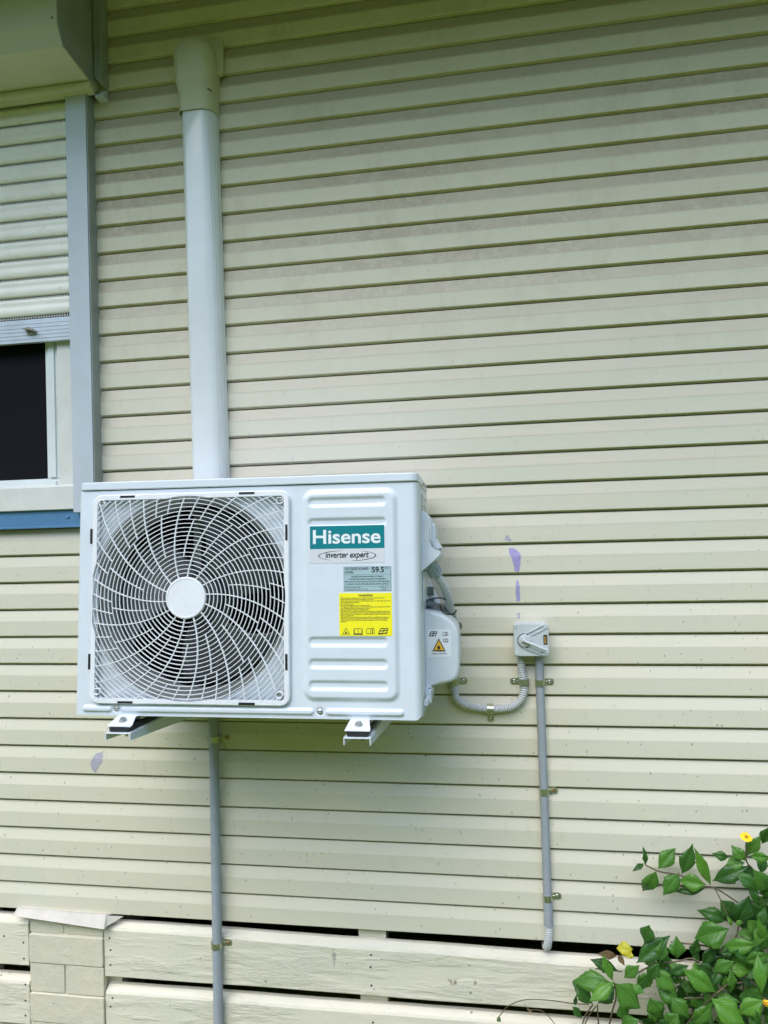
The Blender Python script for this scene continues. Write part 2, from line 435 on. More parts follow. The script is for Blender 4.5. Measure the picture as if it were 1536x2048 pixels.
# dense hedge added out of view to block low sky from the wall
hd = MB(); hr = random.Random(5)
hp = []; NA = 64
for i in range(NA + 1):
    a = R(-200 + 220 * i / NA) ; hp.append((13.5 * math.cos(a) * 1.15, -1 + 10.5 * math.sin(a)))
for lv, (dz, dr_) in enumerate(((0, 0), (2.3, -.3), (4.5, -.1), (6.1, .5), (6.9, 1.6), (6.6, 3.0), (0, 4.0))):
    for (x, y) in hp:
        k_ = 1 + dr_ / 12; hd.v.append((x * k_ + hr.uniform(-.3, .3), y * k_ + hr.uniform(-.3, .3), dz * (1 + hr.uniform(-.12, .15))))
for lv in range(6):
    for i in range(NA): q0 = lv * (NA + 1) + i; hd.f.append([q0, q0 + 1, q0 + NA + 2, q0 + NA + 1]); hd.mi.append(0); hd.sm.append(False)
tag(hd.build('hedge', M['hedge_green'], recalc=False), kind='stuff')

# ================================================================ HOUSE
house = empty('house', (0, 0, 0), 'cream painted house wall of narrow horizontal boards with mildew stains near the top', 'house')
DF = .0125                              # how far the board faces stand out
PROF = [(0.0046, DF - .0012), (0.0058, DF), (0.0058, DF)]
def wall_y(z):
    """outward offset of the cladding surface at height z"""
    t = ((Z0 - z) / PITCH) % 1.0 * PITCH
    if t < .0305: return .0052 + (DF - .0052) * t / .0305
    if t < PITCH - .0048: return DF
    return .0012
WL, WR, WB, WT = -2.60, -1.215, 1.625, 2.95      # window opening
ZTOP = 3.30                             # soffit
cl = MB()
rows = range(-8, 28)
def boardrow(x0, x1, k):
    zt = Z0 - PITCH * k                 # lower edge of the joint above this board
    pts = [(.0040, zt + .0060), (.0040, zt + .0026), (-.0085, zt + .0026), (-.0085, zt - .0012), (.0052, zt - .0012), (DF - .0004, zt - .0295), (DF, zt - .0315), (DF, zt - PITCH + .0076), (DF - .0010, zt - PITCH + .0062), (.0040, zt - PITCH + .0060)]
    if zt + .01 > ZTOP: return
    n = 1
    xs = [x0, x1]
    b0 = cl.add([(x, -o, z) for x in xs for o, z in pts], [])
    m = len(pts)
    for i in range(m - 1):
        cl.f.append([b0 + i, b0 + i + 1, b0 + m + i + 1, b0 + m + i]); cl.mi.append(0); cl.sm.append(False)
for k in rows:
    zt, zb = Z0 - PITCH * k, Z0 - PITCH * (k + 1)
    if zt > WB - .01 and zb < WT:
        boardrow(WR, 4.2, k); boardrow(-5.2, WL, k)
    else:
        boardrow(-5.2, 4.2, k)
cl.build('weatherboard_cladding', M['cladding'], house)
zbot = Z0 - PITCH * 28 + .0060
e = MB(); e.box((-5.2, .010, zbot + .002), (WL, .09, ZTOP)); e.box((WR, .010, zbot + .002), (4.2, .09, ZTOP)); e.box((WL, .010, zbot + .002), (WR, .09, WB)); e.box((WL, .010, WT), (WR, .09, ZTOP))
e.build('wall_frame', M['inner_dark'], house)
e = MB(); e.box((-5.5, -.85, ZTOP), (4.5, .1, ZTOP + .01)); e.build('soffit', M['soffit'], house)
e = MB(); e.box((-5.5, -.88, ZTOP - .06), (4.5, -.85, ZTOP + .14)); e.build('fascia', M['window_paint'], house, .003)
e = MB(); e.add([(-5.5, -.95, ZTOP + .14), (4.5, -.95, ZTOP + .14), (4.5, 4, ZTOP + 2.0), (-5.5, 4, ZTOP + 2.0), (-5.5, 8.9, ZTOP + .14), (4.5, 8.9, ZTOP + .14)], [(0, 1, 2, 3), (3, 2, 5, 4)])
rf = e.build('roof', M['roof'], house, recalc=False)
sm_ = rf.modifiers.new('solid', 'SOLIDIFY'); sm_.thickness = .04
e = MB(); e.box((-5.2, 7.9, 0), (4.2, 8, ZTOP)); e.box((-5.2, .09, 0), (-5.1, 7.9, ZTOP)); e.box((4.1, .09, 0), (4.2, 7.9, ZTOP)); e.box((-5.1, .75, 0), (4.1, .8, zbot + .1)); e.box((-5.1, .09, zbot + .1), (4.1, 7.9, zbot + .2))
e.build('inner_walls', M['void'], house)

# paint marks that the wall carries (thin skins following the boards)
def paint_mark(name, poly_px, mat, jag=.0016, seed=1, parent=house):
    rnd = random.Random(seed)
    pts = [P(a, b_, DF) for a, b_ in poly_px]
    zs = [p.z for p in pts]; z = min(zs); mb = MB(); step = .002; rowsv = []
    while z <= max(zs):
        xs = []
        for i in range(len(pts)):
            a, c = pts[i], pts[(i + 1) % len(pts)]
            if (a.z <= z < c.z) or (c.z <= z < a.z): xs.append(a.x + (c.x - a.x) * (z - a.z) / (c.z - a.z))
        if len(xs) >= 2 and ((Z0 - z) / PITCH % 1.0) * PITCH < PITCH - .006:
            rowsv.append((min(xs) + rnd.uniform(-jag, jag), max(xs) + rnd.uniform(-jag, jag), z))
        else: rowsv.append(None)
        z += step
    for r0, r1 in zip(rowsv, rowsv[1:]):
        if r0 and r1:
            mb.add([(r0[0], -wall_y(r0[2]) - .0006, r0[2]), (r0[1], -wall_y(r0[2]) - .0006, r0[2]), (r1[1], -wall_y(r1[2]) - .0006, r1[2]), (r1[0], -wall_y(r1[2]) - .0006, r1[2])], [(0, 1, 2, 3)])
    return mb.build(name, mat, parent)
def zz5(pts): return [(830 + a / 4.0967, 960 + b_ / 4.096) for a, b_ in pts]
o = paint_mark('paint_mark', zz5([(770, 560), (790, 552), (830, 570), (862, 605), (868, 640), (862, 700), (852, 752), (818, 752), (808, 690), (795, 640), (772, 610)]), M['purple_paint']); o['label'] = 'lilac drip of paint'
paint_mark('paint_mark', zz5([(838, 812), (846, 835), (858, 880), (861, 995), (832, 995), (826, 930), (824, 860)]), M['purple_paint'], seed=2)
paint_mark('paint_mark', zz5([(735, 455), (765, 450), (790, 490), (785, 502), (740, 490)]), M['pale_purple'], seed=3, jag=.003)
paint_mark('paint_mark', zz5([(848, 1080), (862, 1095), (860, 1130), (842, 1140), (836, 1100)]), M['pale_purple'], seed=4, jag=.002)
paint_mark('paint_mark', [(190, 1508), (203, 1504), (206, 1512), (203, 1525), (196, 1536), (190, 1546), (184, 1538), (181, 1526)], M['pale_purple'], seed=5, jag=.0025)

# ---------------------------------------------------------------- window behind the shutter
win = MB()
def wbox(mb, x0, x1, z0, z1, o0, o1): mb.box((x0, -o0, z0), (x1, -o1, z1))
w_x1 = P(144, 800, .02).x               # right end of the white lining
so_t = P(50, 975, .03).z; so_b = P(50, 1022, .03).z
sash_r = P(118, 800, .0).x; sash_l = P(94, 800, .0).x; sash_b = P(60, 978, .0).z; sash_bi = P(50, 959, .0).z
wn_ = MB(); wbox(wn_, sash_r + .006, w_x1 + .06, so_b, WT, -.08, .016); wbox(wn_, WL, WL + .06, so_b, WT, -.08, .016)
wbox(wn_, WL + .0605, sash_r + .0055, WT - .03, WT, -.08, .016)
window = wn_.build('window', M['window_paint'], house, .002)
wn_ = MB(); wbox(wn_, sash_l, sash_r, sash_bi, WT, -.03, .004); wbox(wn_, WL + .06, sash_r, sash_b, sash_bi - .0008, -.03, .004)
wbox(wn_, sash_l + .012, sash_r - .008, sash_bi + .002, WT, .004, .010); wbox(wn_, WL + .06, sash_r - .008, sash_b + .006, sash_bi - .008, .004, .010)
wn_.build('screen_frame', M['window_white'], window, .0015)
wn_ = MB(); wbox(wn_, WL + .05, sash_l + .004, sash_bi - .004, WT, -.012, -.008); wn_.build('insect_screen', M['screen'], window)
wn_ = MB(); wbox(wn_, WL, w_x1 + .012, so_t + .004, sash_b - .001, -.05, .020); wbox(wn_, WL, w_x1 + .012, so_b, so_t, -.05, .036)
wn_.build('window_sill', M['window_paint'], window, .003)
bt = MB(); z1 = P(60, 1021, .028).z; z0 = P(60, 1056, .028).z
wbox(bt, WL - .1, P(158, 1040, .02).x + .06, z0, z1, -.002, .026); bt.box((WL - .1, -.034, z0 - .002), (P(158, 1040, .02).x + .06, -.026, z0 + .004))
tb = bt.build('flashing', M['blue_trim'], house, .001); tb['label'] = 'blue painted strip below the window'
s_ = MB(); c = P(136, 1034, .027); s_.lathe(c, (0, -1, 0), [(0, .005), (.002, .0045), (.003, .002), (.003, 0)], 12); s_.build('screw', M['blue_trim'], tb)

# ================================================================ ROLLER SHUTTER
rs = empty('roller_shutter', (P(160, 1000, 0).x, 0, WB), 'half lowered cream roller shutter with pale blue rail at the top left', 'roller shutter')
rs_inv = rs.location.copy()
def setp(o, par):
    """parent keeping world place"""
    o.parent = par; o.matrix_parent_inverse = Matrix.Translation(par.location).inverted(); return o
def wb(mb, name, mat, par, bevel=None, **k):
    return setp(mb.build(name, mat, None, bevel, **k), par)
rx0 = P(140, 700, .05).x; rx1 = P(183.5, 700, .05).x; rz0 = so_b - .01; rz1 = P(190, 195, .05).z + .02
r_ = MB(); r_.box((rx0, -.050, rz0), (rx1 - .0035, -.018, rz1)); rail = wb(r_, 'guide_rail', M['rail_paint'], rs, .0012)
r_ = MB(); r_.box((rx1 - .0015, -.0495, rz0), (rx1 + .0015, .012, rz1)); setp(r_.build('side_cover', M['box_grey'], None, .0006), rs)
r_ = MB(); r_.box((rx1 - .0035, -.046, rz0), (rx1 - .0015, -.01, rz1)); wb(r_, 'joint_strip', M['black'], rs)
# slats
bar_t = P(60, 639, .035).z; bar_b = P(60, 685, .035).z
joints = [243, 282, 319, 357, 395, 434, 472, 511, 550, 589, 633]   # at px x=133
zj = [P(134, y - 2, .032).z for y in joints]
pitch_s = (zj[0] - zj[-1]) / 10
sx0, sx1 = -2.56, rx0 + .006
sl_ = MB(); dk = MB(); k = 0; zt = zj[-1] + 0.002
while zt < rz1 + .12:
    n_ = 9; prof = []
    for i in range(n_ + 1):
        t = i / n_
        o_ = .0275 + .0048 * math.sin(math.pi * min(1, t / .62)) ** .8 if t < .62 else .0275 + .0032 * math.sin(math.pi * (t - .62) / .38)
        prof.append((o_, zt + .0075 + t * (pitch_s - .0079)))
    prof = [(.0235, zt + .0075)] + prof + [(.0235, zt + pitch_s - .0004)]
    b0 = sl_.add([(x, -o_, z) for x in (sx0, sx1) for o_, z in prof], [])
    m = len(prof)
    for i in range(m - 1):
        sl_.f.append([b0 + i, b0 + i + 1, b0 + m + i + 1, b0 + m + i]); sl_.mi.append(0); sl_.sm.append(0 < i < m - 2)
    # hinge strip with punched light slots
    dk.box((sx0, -.0255, zt - .0004), (sx1, -.0225, zt + .0078))
    x = sx0
    while x < sx1 - .01:
        if x > -1.75: sl_.box((x, -.0268, zt - .0004), (x + .0030, -.0256, zt + .0050))
        x += .0085
    zt += pitch_s
cur = wb(sl_, 'slat_curtain', M['shutter_cream'], rs, recalc=False); 
hs = wb(dk, 'hinge_strip', M['black'], rs)
bb = MB(); bb.box((sx0, -.036, bar_b), (sx1, -.022, bar_t))
for i in range(5):
    zz = bar_b + (bar_t - bar_b) * (i + .9) / 6.2; bb.box((sx0, -.0372, zz), (sx1, -.0355, zz + .0028))
bar = wb(bb, 'bottom_bar', M['alu_bar'], rs, .0006)
lt = MB(); c = P(62, 664, .037)
lt.prism([(c.x - .019, c.z + .006), (c.x - .016, c.z + .0085), (c.x + .008, c.z + .0095), (c.x + .018, c.z + .001), (c.x + .018, c.z - .004), (c.x + .009, c.z + .001), (c.x - .008, c.z + .002)], -.056, -.0372)
lt.prism([(c.x - .009, c.z - .0085), (c.x + .019, c.z - .0075), (c.x + .019, c.z + .003), (c.x - .009, c.z + .003)], -.043, -.0372)
lh = wb(lt, 'latch', M['latch'], bar, .0008); lh.matrix_parent_inverse = Matrix()
lh.parent = bar
# box
BX1 = P(113, 40, .22).x + .0; zc1 = P(113, 44, .22).z; zc2 = P(200, 181, .052).z; zk = P(131, 92, .195).z
bo_x0 = -2.68
z_top = 3.26
prof = [(.22, z_top), (.22, zc1), (.196, zk), (.060, zc2 + .020), (.058, zc2 + .004), (.050, zc2 - .003), (.040, zc2 - .003), (.036, zc2 + .010), (.030, zc2 + .012), (.0, zc2 + .03), (.0, z_top)]
bx = MB(); bx.prism([(-o_, z) for o_, z in prof], bo_x0, BX1, 'x')
sbox = wb(bx, 'shutter_box', M['box_cream'], rs, .0015)
# rounded lip along the box's lower front edge
lp = MB(); lp.tube([(bo_x0, -.064, zc2 + .012), (BX1 + .0025, -.064, zc2 + .012)], .011, 16); wb(lp, 'box_lip', M['box_cream'], rs)
ep = MB(); ep.prism([(-.218, z_top), (-.218, zc1 + .001), (-.195, zk + .002), (-.075, zc2 + .024), (-.055, zc2 + .024), (-.055, z_top)], BX1 + .001, BX1 + .0035, 'x')
wb(ep, 'end_plate', M['box_grey'], rs, .0006)
fl = MB(); xf = P(221, 100, 0).x
fl.prism([(BX1 + .0035, z_top), (BX1 + .0035, zc2 + .045), (xf - .01, P(215, 182, 0.01).z), (xf, P(221, 178, 0.01).z), (xf, z_top)], -.052, -.013)
wb(fl, 'box_flashing', M['box_grey'], rs, .0015)
fl = MB(); c = P(203, 200, .03); c2 = P(217, 185, .02); fl.box((c.x - .012, -.045, c.z), (c2.x - .002, -.014, c.z + .009)); fl.box((c.x - .012, -.022, c.z + .009), (c2.x - .006, -.014, c2.z + .006))
wb(fl, 'corner_bracket', M['rail_paint'], rs, .001)
for a, b_, o_ in ((104, 35, .2215), (173, 151, .11)):
    s_ = MB(); c = P(a, b_, o_); s_.lathe(c, (0, -1, -.3), [(-.004, .0035), (.0012, .0035), (.002, .002), (.002, 0)], 12); h = wb(s_, 'rivet', M['latch'], rs)

# ================================================================ AIR CONDITIONER
ac = bpy.data.objects.new('air_conditioner', None); COL.objects.link(ac); ac.empty_display_size = .1
ac.matrix_world = Matrix.Translation(UO) @ UR.to_4x4()
tag(ac, 'white outdoor air conditioner unit with round fan grille and teal label mounted on the wall', 'air conditioner')
ACW, ACH, ACD = .822, .5275, .285
GX0, GX1, GZ0, GZ1 = .0435, .5255, .0280, .5170        # grille frame outline
HX, HZ = .2785, .2722
def sdrr(x, z, x0, z0, x1, z1, r):
    cx, cz, hx, hz = (x0 + x1) / 2, (z0 + z1) / 2, (x1 - x0) / 2, (z1 - z0) / 2
    qx = np.abs(x - cx) - hx + r; qz = np.abs(z - cz) - hz + r
    return np.hypot(np.maximum(qx, 0), np.maximum(qz, 0)) + np.minimum(np.maximum(qx, qz), 0) - r
def ss(t): t = np.clip(t, 0, 1); return t * t * (3 - 2 * t)
def emboss(x, z):
    h = np.zeros_like(x)
    h += .0065 * ss(-sdrr(x, z, .5525, .0370, .7765, .5180, .028) / .014)
    for zc in (.4868, .4392, .1716, .1228, .0748):
        h -= .0042 * ss(.5 - sdrr(x, z, .5715, zc - .0085, .7465, zc + .0085, .0075) / .009)
    for a, b_ in ((.0245, .095), (.1190, .577), (.6080, .781)):
        h += .0042 * ss(.5 - sdrr(x, z, a, .0095, b_, .0215, .006) / .0055)
    for a in (.1071, .5928):
        h -= .0018 * ss(.5 - (np.hypot(x - a, z - .0163) - .0088) / .003)
    # shallow lip round the grille seat
    h -= .0020 * ss(.5 - sdrr(x, z, GX0 - .003, GZ0 - .003, GX1 + .003, GZ1 + .003, .024) / .005)
    return h
def front_panel():
    RC = .016
    st = .0019
    xs = list(np.arange(RC, ACW - RC, st)) + [ACW - RC]
    path = []                       # (s-x used for emboss, px, py, nx, ny)
    for a in np.linspace(0, 90, 7)[:-1]:
        path.append((None, RC - RC * math.cos(R(a)), RC - RC * math.sin(R(a)), -math.cos(R(a)), -math.sin(R(a))))
    path = [(None, 0, .035, -1, 0)] + path
    for x in xs: path.append((x, x, 0, 0, -1))
    for a in np.linspace(0, 90, 7)[1:]:
        path.append((None, ACW - RC + RC * math.sin(R(a)), RC - RC * math.cos(R(a)), math.sin(R(a)), -math.cos(R(a))))
    path.append((None, ACW, .040, 1, 0))
    zs = np.arange(0, ACH + 1e-6, st); zs[-1] = ACH
    nx, nz = len(path), len(zs)
    V = np.zeros((nx, nz, 3)); 
    for i, (sx, px, py, a, c_) in enumerate(path):
        h = emboss(np.full(nz, sx), zs) if sx is not None else np.zeros(nz)
        V[i, :, 0] = px + a * h; V[i, :, 1] = py + c_ * h; V[i, :, 2] = zs
        # bottom corner rounding of the skirt at the right
        if sx is None and px > .5: V[i, :, 2] = np.maximum(zs, (.016 - math.sqrt(max(0, .016 ** 2 - max(0, (px - (ACW - .016))) ** 2))) * 1.0)
    faces = []
    X = [p[1] for p in path]
    for i in range(nx - 1):
        xm = (X[i] + X[i + 1]) / 2
        for j in range(nz - 1):
            zm = (zs[j] + zs[j + 1]) / 2
            if path[i][0] is not None and GX0 + .012 < xm < GX1 - .012 and GZ0 + .012 < zm < GZ1 - .012: continue
            faces.append((i * nz + j, (i + 1) * nz + j, (i + 1) * nz + j + 1, i * nz + j + 1))
    me = bpy.data.meshes.new('front_panel'); me.from_pydata(V.reshape(-1, 3).tolist(), [], faces); me.update()
    me.polygons.foreach_set('use_smooth', [True] * len(faces)); me.materials.append(M['white_metal'])
    o = bpy.data.objects.new('front_panel', me); COL.objects.link(o); o.parent = ac
    # folded return along the bottom
    return o
front_panel()
f = MB()
f.box((.002, .004, -.0005), (ACW - .012, .030, .0015)); f.build('bottom_flange', M['white_metal'], ac, .0006)
# lid: shallow tray with rounded corners
lid = MB(); lo = rrect(.0035, -.0045, ACW + .0008, ACD + .004, .019, 8)
lz0, lz1 = ACH + .0022, ACH + .0215
ins = rrect(.0035 + .004, -.0045 + .004, ACW + .0008 - .004, ACD, .015, 8)
nlo = len(lo)
lid.prism(lo, lz0, lz1, 'z'); lido = lid.build('lid', M['white_metal'], ac, .0028, segs=3)
# body: side, back, base
bd = MB(); bd.box((ACW - .003, .041, .012), (ACW - .001, ACD, ACH)); sp = bd.build('side_panel', M['white_metal'], ac)
bd = MB(); bd.box((.001, .035, .006), (.0025, ACD, ACH)); bd.build('side_panel', M['white_metal'], ac)
bd = MB(); bd.box((.0, .03, 0.0), (ACW - .001, ACD, .006)); bd.build('base_tray', M['white_metal'], ac, .001)
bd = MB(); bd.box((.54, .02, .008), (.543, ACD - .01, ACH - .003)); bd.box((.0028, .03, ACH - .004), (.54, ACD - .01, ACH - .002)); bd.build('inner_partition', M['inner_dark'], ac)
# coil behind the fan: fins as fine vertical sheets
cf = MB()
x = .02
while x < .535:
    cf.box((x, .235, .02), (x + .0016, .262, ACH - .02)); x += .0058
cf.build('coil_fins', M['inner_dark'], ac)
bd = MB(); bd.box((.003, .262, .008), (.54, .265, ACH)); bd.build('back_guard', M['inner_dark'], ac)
# panel just behind the grille, with the round opening, and the bell mouth
HR = .2440
NSEG = 96
pl = MB()
def sqpt(a, x0, x1, z0, z1):
    c_, s__ = math.cos(a), math.sin(a); t = 1e9
    if c_ > 1e-9: t = min(t, (x1 - HX) / c_)
    if c_ < -1e-9: t = min(t, (x0 - HX) / c_)
    if s__ > 1e-9: t = min(t, (z1 - HZ) / s__)
    if s__ < -1e-9: t = min(t, (z0 - HZ) / s__)
    return HX + c_ * t, HZ + s__ * t
inn = [(HX + HR * math.cos(2 * math.pi * k / NSEG), .0105, HZ + HR * math.sin(2 * math.pi * k / NSEG)) for k in range(NSEG)]
outp = [(lambda q_: (q_[0], .0105, q_[1]))(sqpt(2 * math.pi * k / NSEG, GX0 + .005, GX1 - .005, GZ0 + .005, GZ1 - .005)) for k in range(NSEG)]
pl.add(inn + outp, [(k, (k + 1) % NSEG, NSEG + (k + 1) % NSEG, NSEG + k) for k in range(NSEG)])
pl.build('fan_plate', M['white_metal'], ac)
bm_ = MB(); bm_.lathe((HX, .0105, HZ), (0, 1, 0), [(0, HR), (.004, HR - .0045), (.012, HR - .010), (.024, HR - .017), (.040, HR - .021), (.062, HR - .022), (.085, HR - .022)], NSEG)
bm_.build('bell_mouth', M['shroud_grey'], ac)
# fan
fan = MB(); fan.lathe((HX, .062, HZ), (0, 1, 0), [(0, 0), (0, .045), (.006, .052), (.05, .055)], 40); fano = fan.build('fan', M['fan_plastic'], ac)
for kb in range(3):
    bl = MB(); vs = []; na, nr = 18, 10
    for ia in range(na + 1):
        for ir in range(nr + 1):
            t = ir / nr; r_b = .050 + (.214 - .050) * t
            sweep = R(18) * t * t
            wd = R(86 - 22 * t + 20 * t * t)
            a0 = kb * 2 * math.pi / 3 + R(38) + sweep
            a = a0 + (ia / na - .5) * wd
            y = .068 + .055 * (1 - ia / na) ** 1.1 + .004 * math.sin(ia / na * math.pi)
            vs.append((HX + r_b * math.cos(a), y, HZ + r_b * math.sin(a)))
    fs = [(i * (nr + 1) + j, (i + 1) * (nr + 1) + j, (i + 1) * (nr + 1) + j + 1, i * (nr + 1) + j + 1) for i in range(na) for j in range(nr)]
    bl.add(vs, fs, True); bo = bl.build('blade', M['fan_plastic'], fano, recalc=False)
    sdm = bo.modifiers.new('solid', 'SOLIDIFY'); sdm.thickness = .0025
mb_ = MB(); mb_.box((HX - .045, .14, .01), (HX - .025, .155, ACH - .01)); mb_.box((HX + .025, .14, .01), (HX + .045, .155, ACH - .01)); mb_.lathe((HX, .125, HZ), (0, 1, 0), [(0, 0), (0, .05), (.09, .05)], 24)
mb_.build('motor_support', M['shroud_grey'], ac)

# grille ------------------------------------------------------------------
GI = .0125
ix0, ix1, iz0, iz1 = GX0 + GI, GX1 - GI, GZ0 + GI, GZ1 - GI
CR = (GX1 - GX0) / 2 - .0035
def inside(x, z):
    a = sdrr(np.array(x), np.array(z), ix0, iz0, ix1, iz1, .010) < 0
    return bool(a) or (math.hypot(x - HX, z - HZ) < CR and sdrr(np.array(x), np.array(z), GX0 + .004, GZ0 + .004, GX1 - .004, GZ1 - .004, .02) < 0)
gr = MB()
YF, YB = -.0085, -.0048
def strip(mb, pts, hw, yf=YF, yb=YB):
    """flat rib along 2-D points"""
    n = len(pts)
    if n < 2: return
    L_, R_ = [], []
    for i in range(n):
        a = pts[max(i - 1, 0)]; c_ = pts[min(i + 1, n - 1)]
        dx, dz = c_[0] - a[0], c_[1] - a[1]; l = math.hypot(dx, dz) or 1
        nx_, nz_ = -dz / l * hw, dx / l * hw
        L_.append((pts[i][0] + nx_, pts[i][1] + nz_)); R_.append((pts[i][0] - nx_, pts[i][1] - nz_))
    vs = []
    for i in range(n):
        vs += [(L_[i][0], yf, L_[i][1]), (R_[i][0], yf, R_[i][1]), (R_[i][0], yb, R_[i][1]), (L_[i][0], yb, L_[i][1])]
    fs = [(0, 1, 2, 3), (4 * n - 1, 4 * n - 2, 4 * n - 3, 4 * n - 4)]
    for i in range(n - 1):
        for k in range(4):
            k2 = (k + 1) % 4; fs.append((4 * i + k, 4 * i + 4 + k, 4 * i + 4 + k2, 4 * i + k2))
    mb.add(vs, fs, False)
RING0, RP = .0575, .00965
nr_ = 33
rings = [RING0 + RP * k for k in range(nr_)]
bosses = [(.0668, .4975), (.5030, .4925), (.0615, .0560), (.5010, .0525)]
def clear(x, z): return all(math.hypot(x - a, z - b_) > .0085 for a, b_ in bosses)
def inrib(x, z):
    return bool(sdrr(np.array(x), np.array(z), ix0 - .0035, iz0 - .0035, ix1 + .0035, iz1 + .0035, .012) < 0) or (math.hypot(x - HX, z - HZ) < CR + .001 and inside(x, z))
for r_r in rings:
    n = max(60, int(r_r * 2 * math.pi / .006)); cur_ = []; segs_ = []
    for k in range(n + 1):
        a = 2 * math.pi * k / n; x, z = HX + r_r * math.cos(a), HZ + r_r * math.sin(a)
        if inrib(x, z) and clear(x, z): cur_.append((x, z))
        else:
            if len(cur_) > 1: segs_.append(cur_)
            cur_ = []
    if len(cur_) > 1: segs_.append(cur_)
    for sg in segs_: strip(gr, sg, .00078)
def spoke(a0, r0, r1, hw=.0009):
    pts = []; r_s = r0
    while r_s <= r1 + 1e-6:
        a = a0 - (r_s - .05) * R(112)
        x, z = HX + r_s * math.cos(a), HZ + r_s * math.sin(a)
        if inrib(x, z) and clear(x, z): pts.append((x, z))
        else:
            if len(pts) > 1: strip(gr, pts, hw, YF - .0004, YB + .001)
            pts = []
        r_s += .0048
    if len(pts) > 1: strip(gr, pts, hw, YF - .0004, YB + .001)
NP = 14
for k in range(NP):
    a = 2 * math.pi * (k + .35) / NP; da = 2 * math.pi / NP
    spoke(a, .046, .36, .0011)
    rA = rings[4 if k % 2 else 5]; rB = rings[13 if k % 2 else 15]
    spoke(a + da * .50, rA, rB)
    spoke(a + da * .333, rB, .36); spoke(a + da * .667, rB, .36)
    spoke(a + da * .50, rings[25], .36)
gro = gr.build('fan_grille', M['grille_plastic'], ac, recalc=True)
# frame: outer rounded rectangle with the opening cut by polar sampling
fr = MB(); NF = 480; inner = []; outer = []; outer2 = []
def rayedge(a, test, r0=.12, r1=.40):
    lo_, hi_ = r0, r1
    for _ in range(22):
        m_ = (lo_ + hi_) / 2
        if test(HX + m_ * math.cos(a), HZ + m_ * math.sin(a)): lo_ = m_
        else: hi_ = m_
    return (lo_ + hi_) / 2
def tst(g_, r_): return lambda x, z: sdrr(np.array(x), np.array(z), GX0 + g_, GZ0 + g_, GX1 - g_, GZ1 - g_, r_) < 0
for k in range(NF):
    a = 2 * math.pi * k / NF; ri = rayedge(a, inside); ro = rayedge(a, tst(0, .022)); r2 = rayedge(a, tst(.0025, .020))
    inner.append((HX + ri * math.cos(a), HZ + ri * math.sin(a))); outer.append((HX + ro * math.cos(a), HZ + ro * math.sin(a))); outer2.append((HX + min(r2, ro) * math.cos(a), HZ + min(r2, ro) * math.sin(a)))
vs = [(x, .0040, z) for x, z in inner] + [(x, YF - .001, z) for x, z in inner] + [(x, YF - .001, z) for x, z in outer2] + [(x, YF + .001, z) for x, z in outer] + [(x, .002, z) for x, z in outer]
fs = []
for L_ in range(4):
    for i in range(NF):
        j = (i + 1) % NF; fs.append((L_ * NF + i, L_ * NF + j, (L_ + 1) * NF + j, (L_ + 1) * NF + i))
fr.add(vs, fs, False); fro = fr.build('grille_frame', M['grille_plastic'], ac, recalc=True)
sl2 = MB()
def slot(cx, cz, w_, h_):
    sl2 = MB(); sl2.box((cx - w_ / 2, YF - .0016, cz - h_ / 2), (cx + w_ / 2, YF - .0008, cz + h_ / 2)); sl2.build('slot', M['ink'], fro)
for q_, w_, h_ in (((259, 994), .037, .0052), ((496, 987), .037, .0052), ((254, 1403), .037, .0052), ((496, 1406), .038, .0056),
                 ((187, 1073), .0055, .036), ((183, 1322), .0055, .036), ((575, 1065), .0055, .036), ((575, 1323), .0055, .036)):
    u = U(*q_); slot(u.x, u.z, w_, h_)
hb = MB(); hb.lathe((HX, -.002, HZ), (0, -1, 0), [(0, .0485), (.0075, .0485), (.0088, .0470), (.0092, .0440), (.0083, .0432), (.0083, .0001)], 96, False)
hb.build('hub_cap', M['grille_plastic'], gro)
for a, b_ in bosses:
    q_ = MB(); q_.lathe((a, .004, b_), (0, -1, 0), [(0, .0085), (.0135, .0085), (.0140, .0078), (.0138, .0066), (.004, .0062)], 28)
    bo = q_.build('screw_boss', M['grille_plastic'], gro)
    if b_ > .3 or a > .3:
        q_ = MB(); q_.lathe((a, .001, b_), (0, -1, 0), [(0, .0055), (.004, .0052), (.0055, .003), (.0055, 0)], 16); q_.build('screw', M['steel'], ac)
for a in (.1071, .5928):
    q_ = MB(); q_.lathe((a, .0025, .0163), (0, -1, 0), [(0, .0062), (.0028, .0062), (.0030, .0050), (.0052, .0042), (.0058, .0018), (.0045, .0010), (.0045, 0)], 24); q_.build('screw', M['steel'], ac)

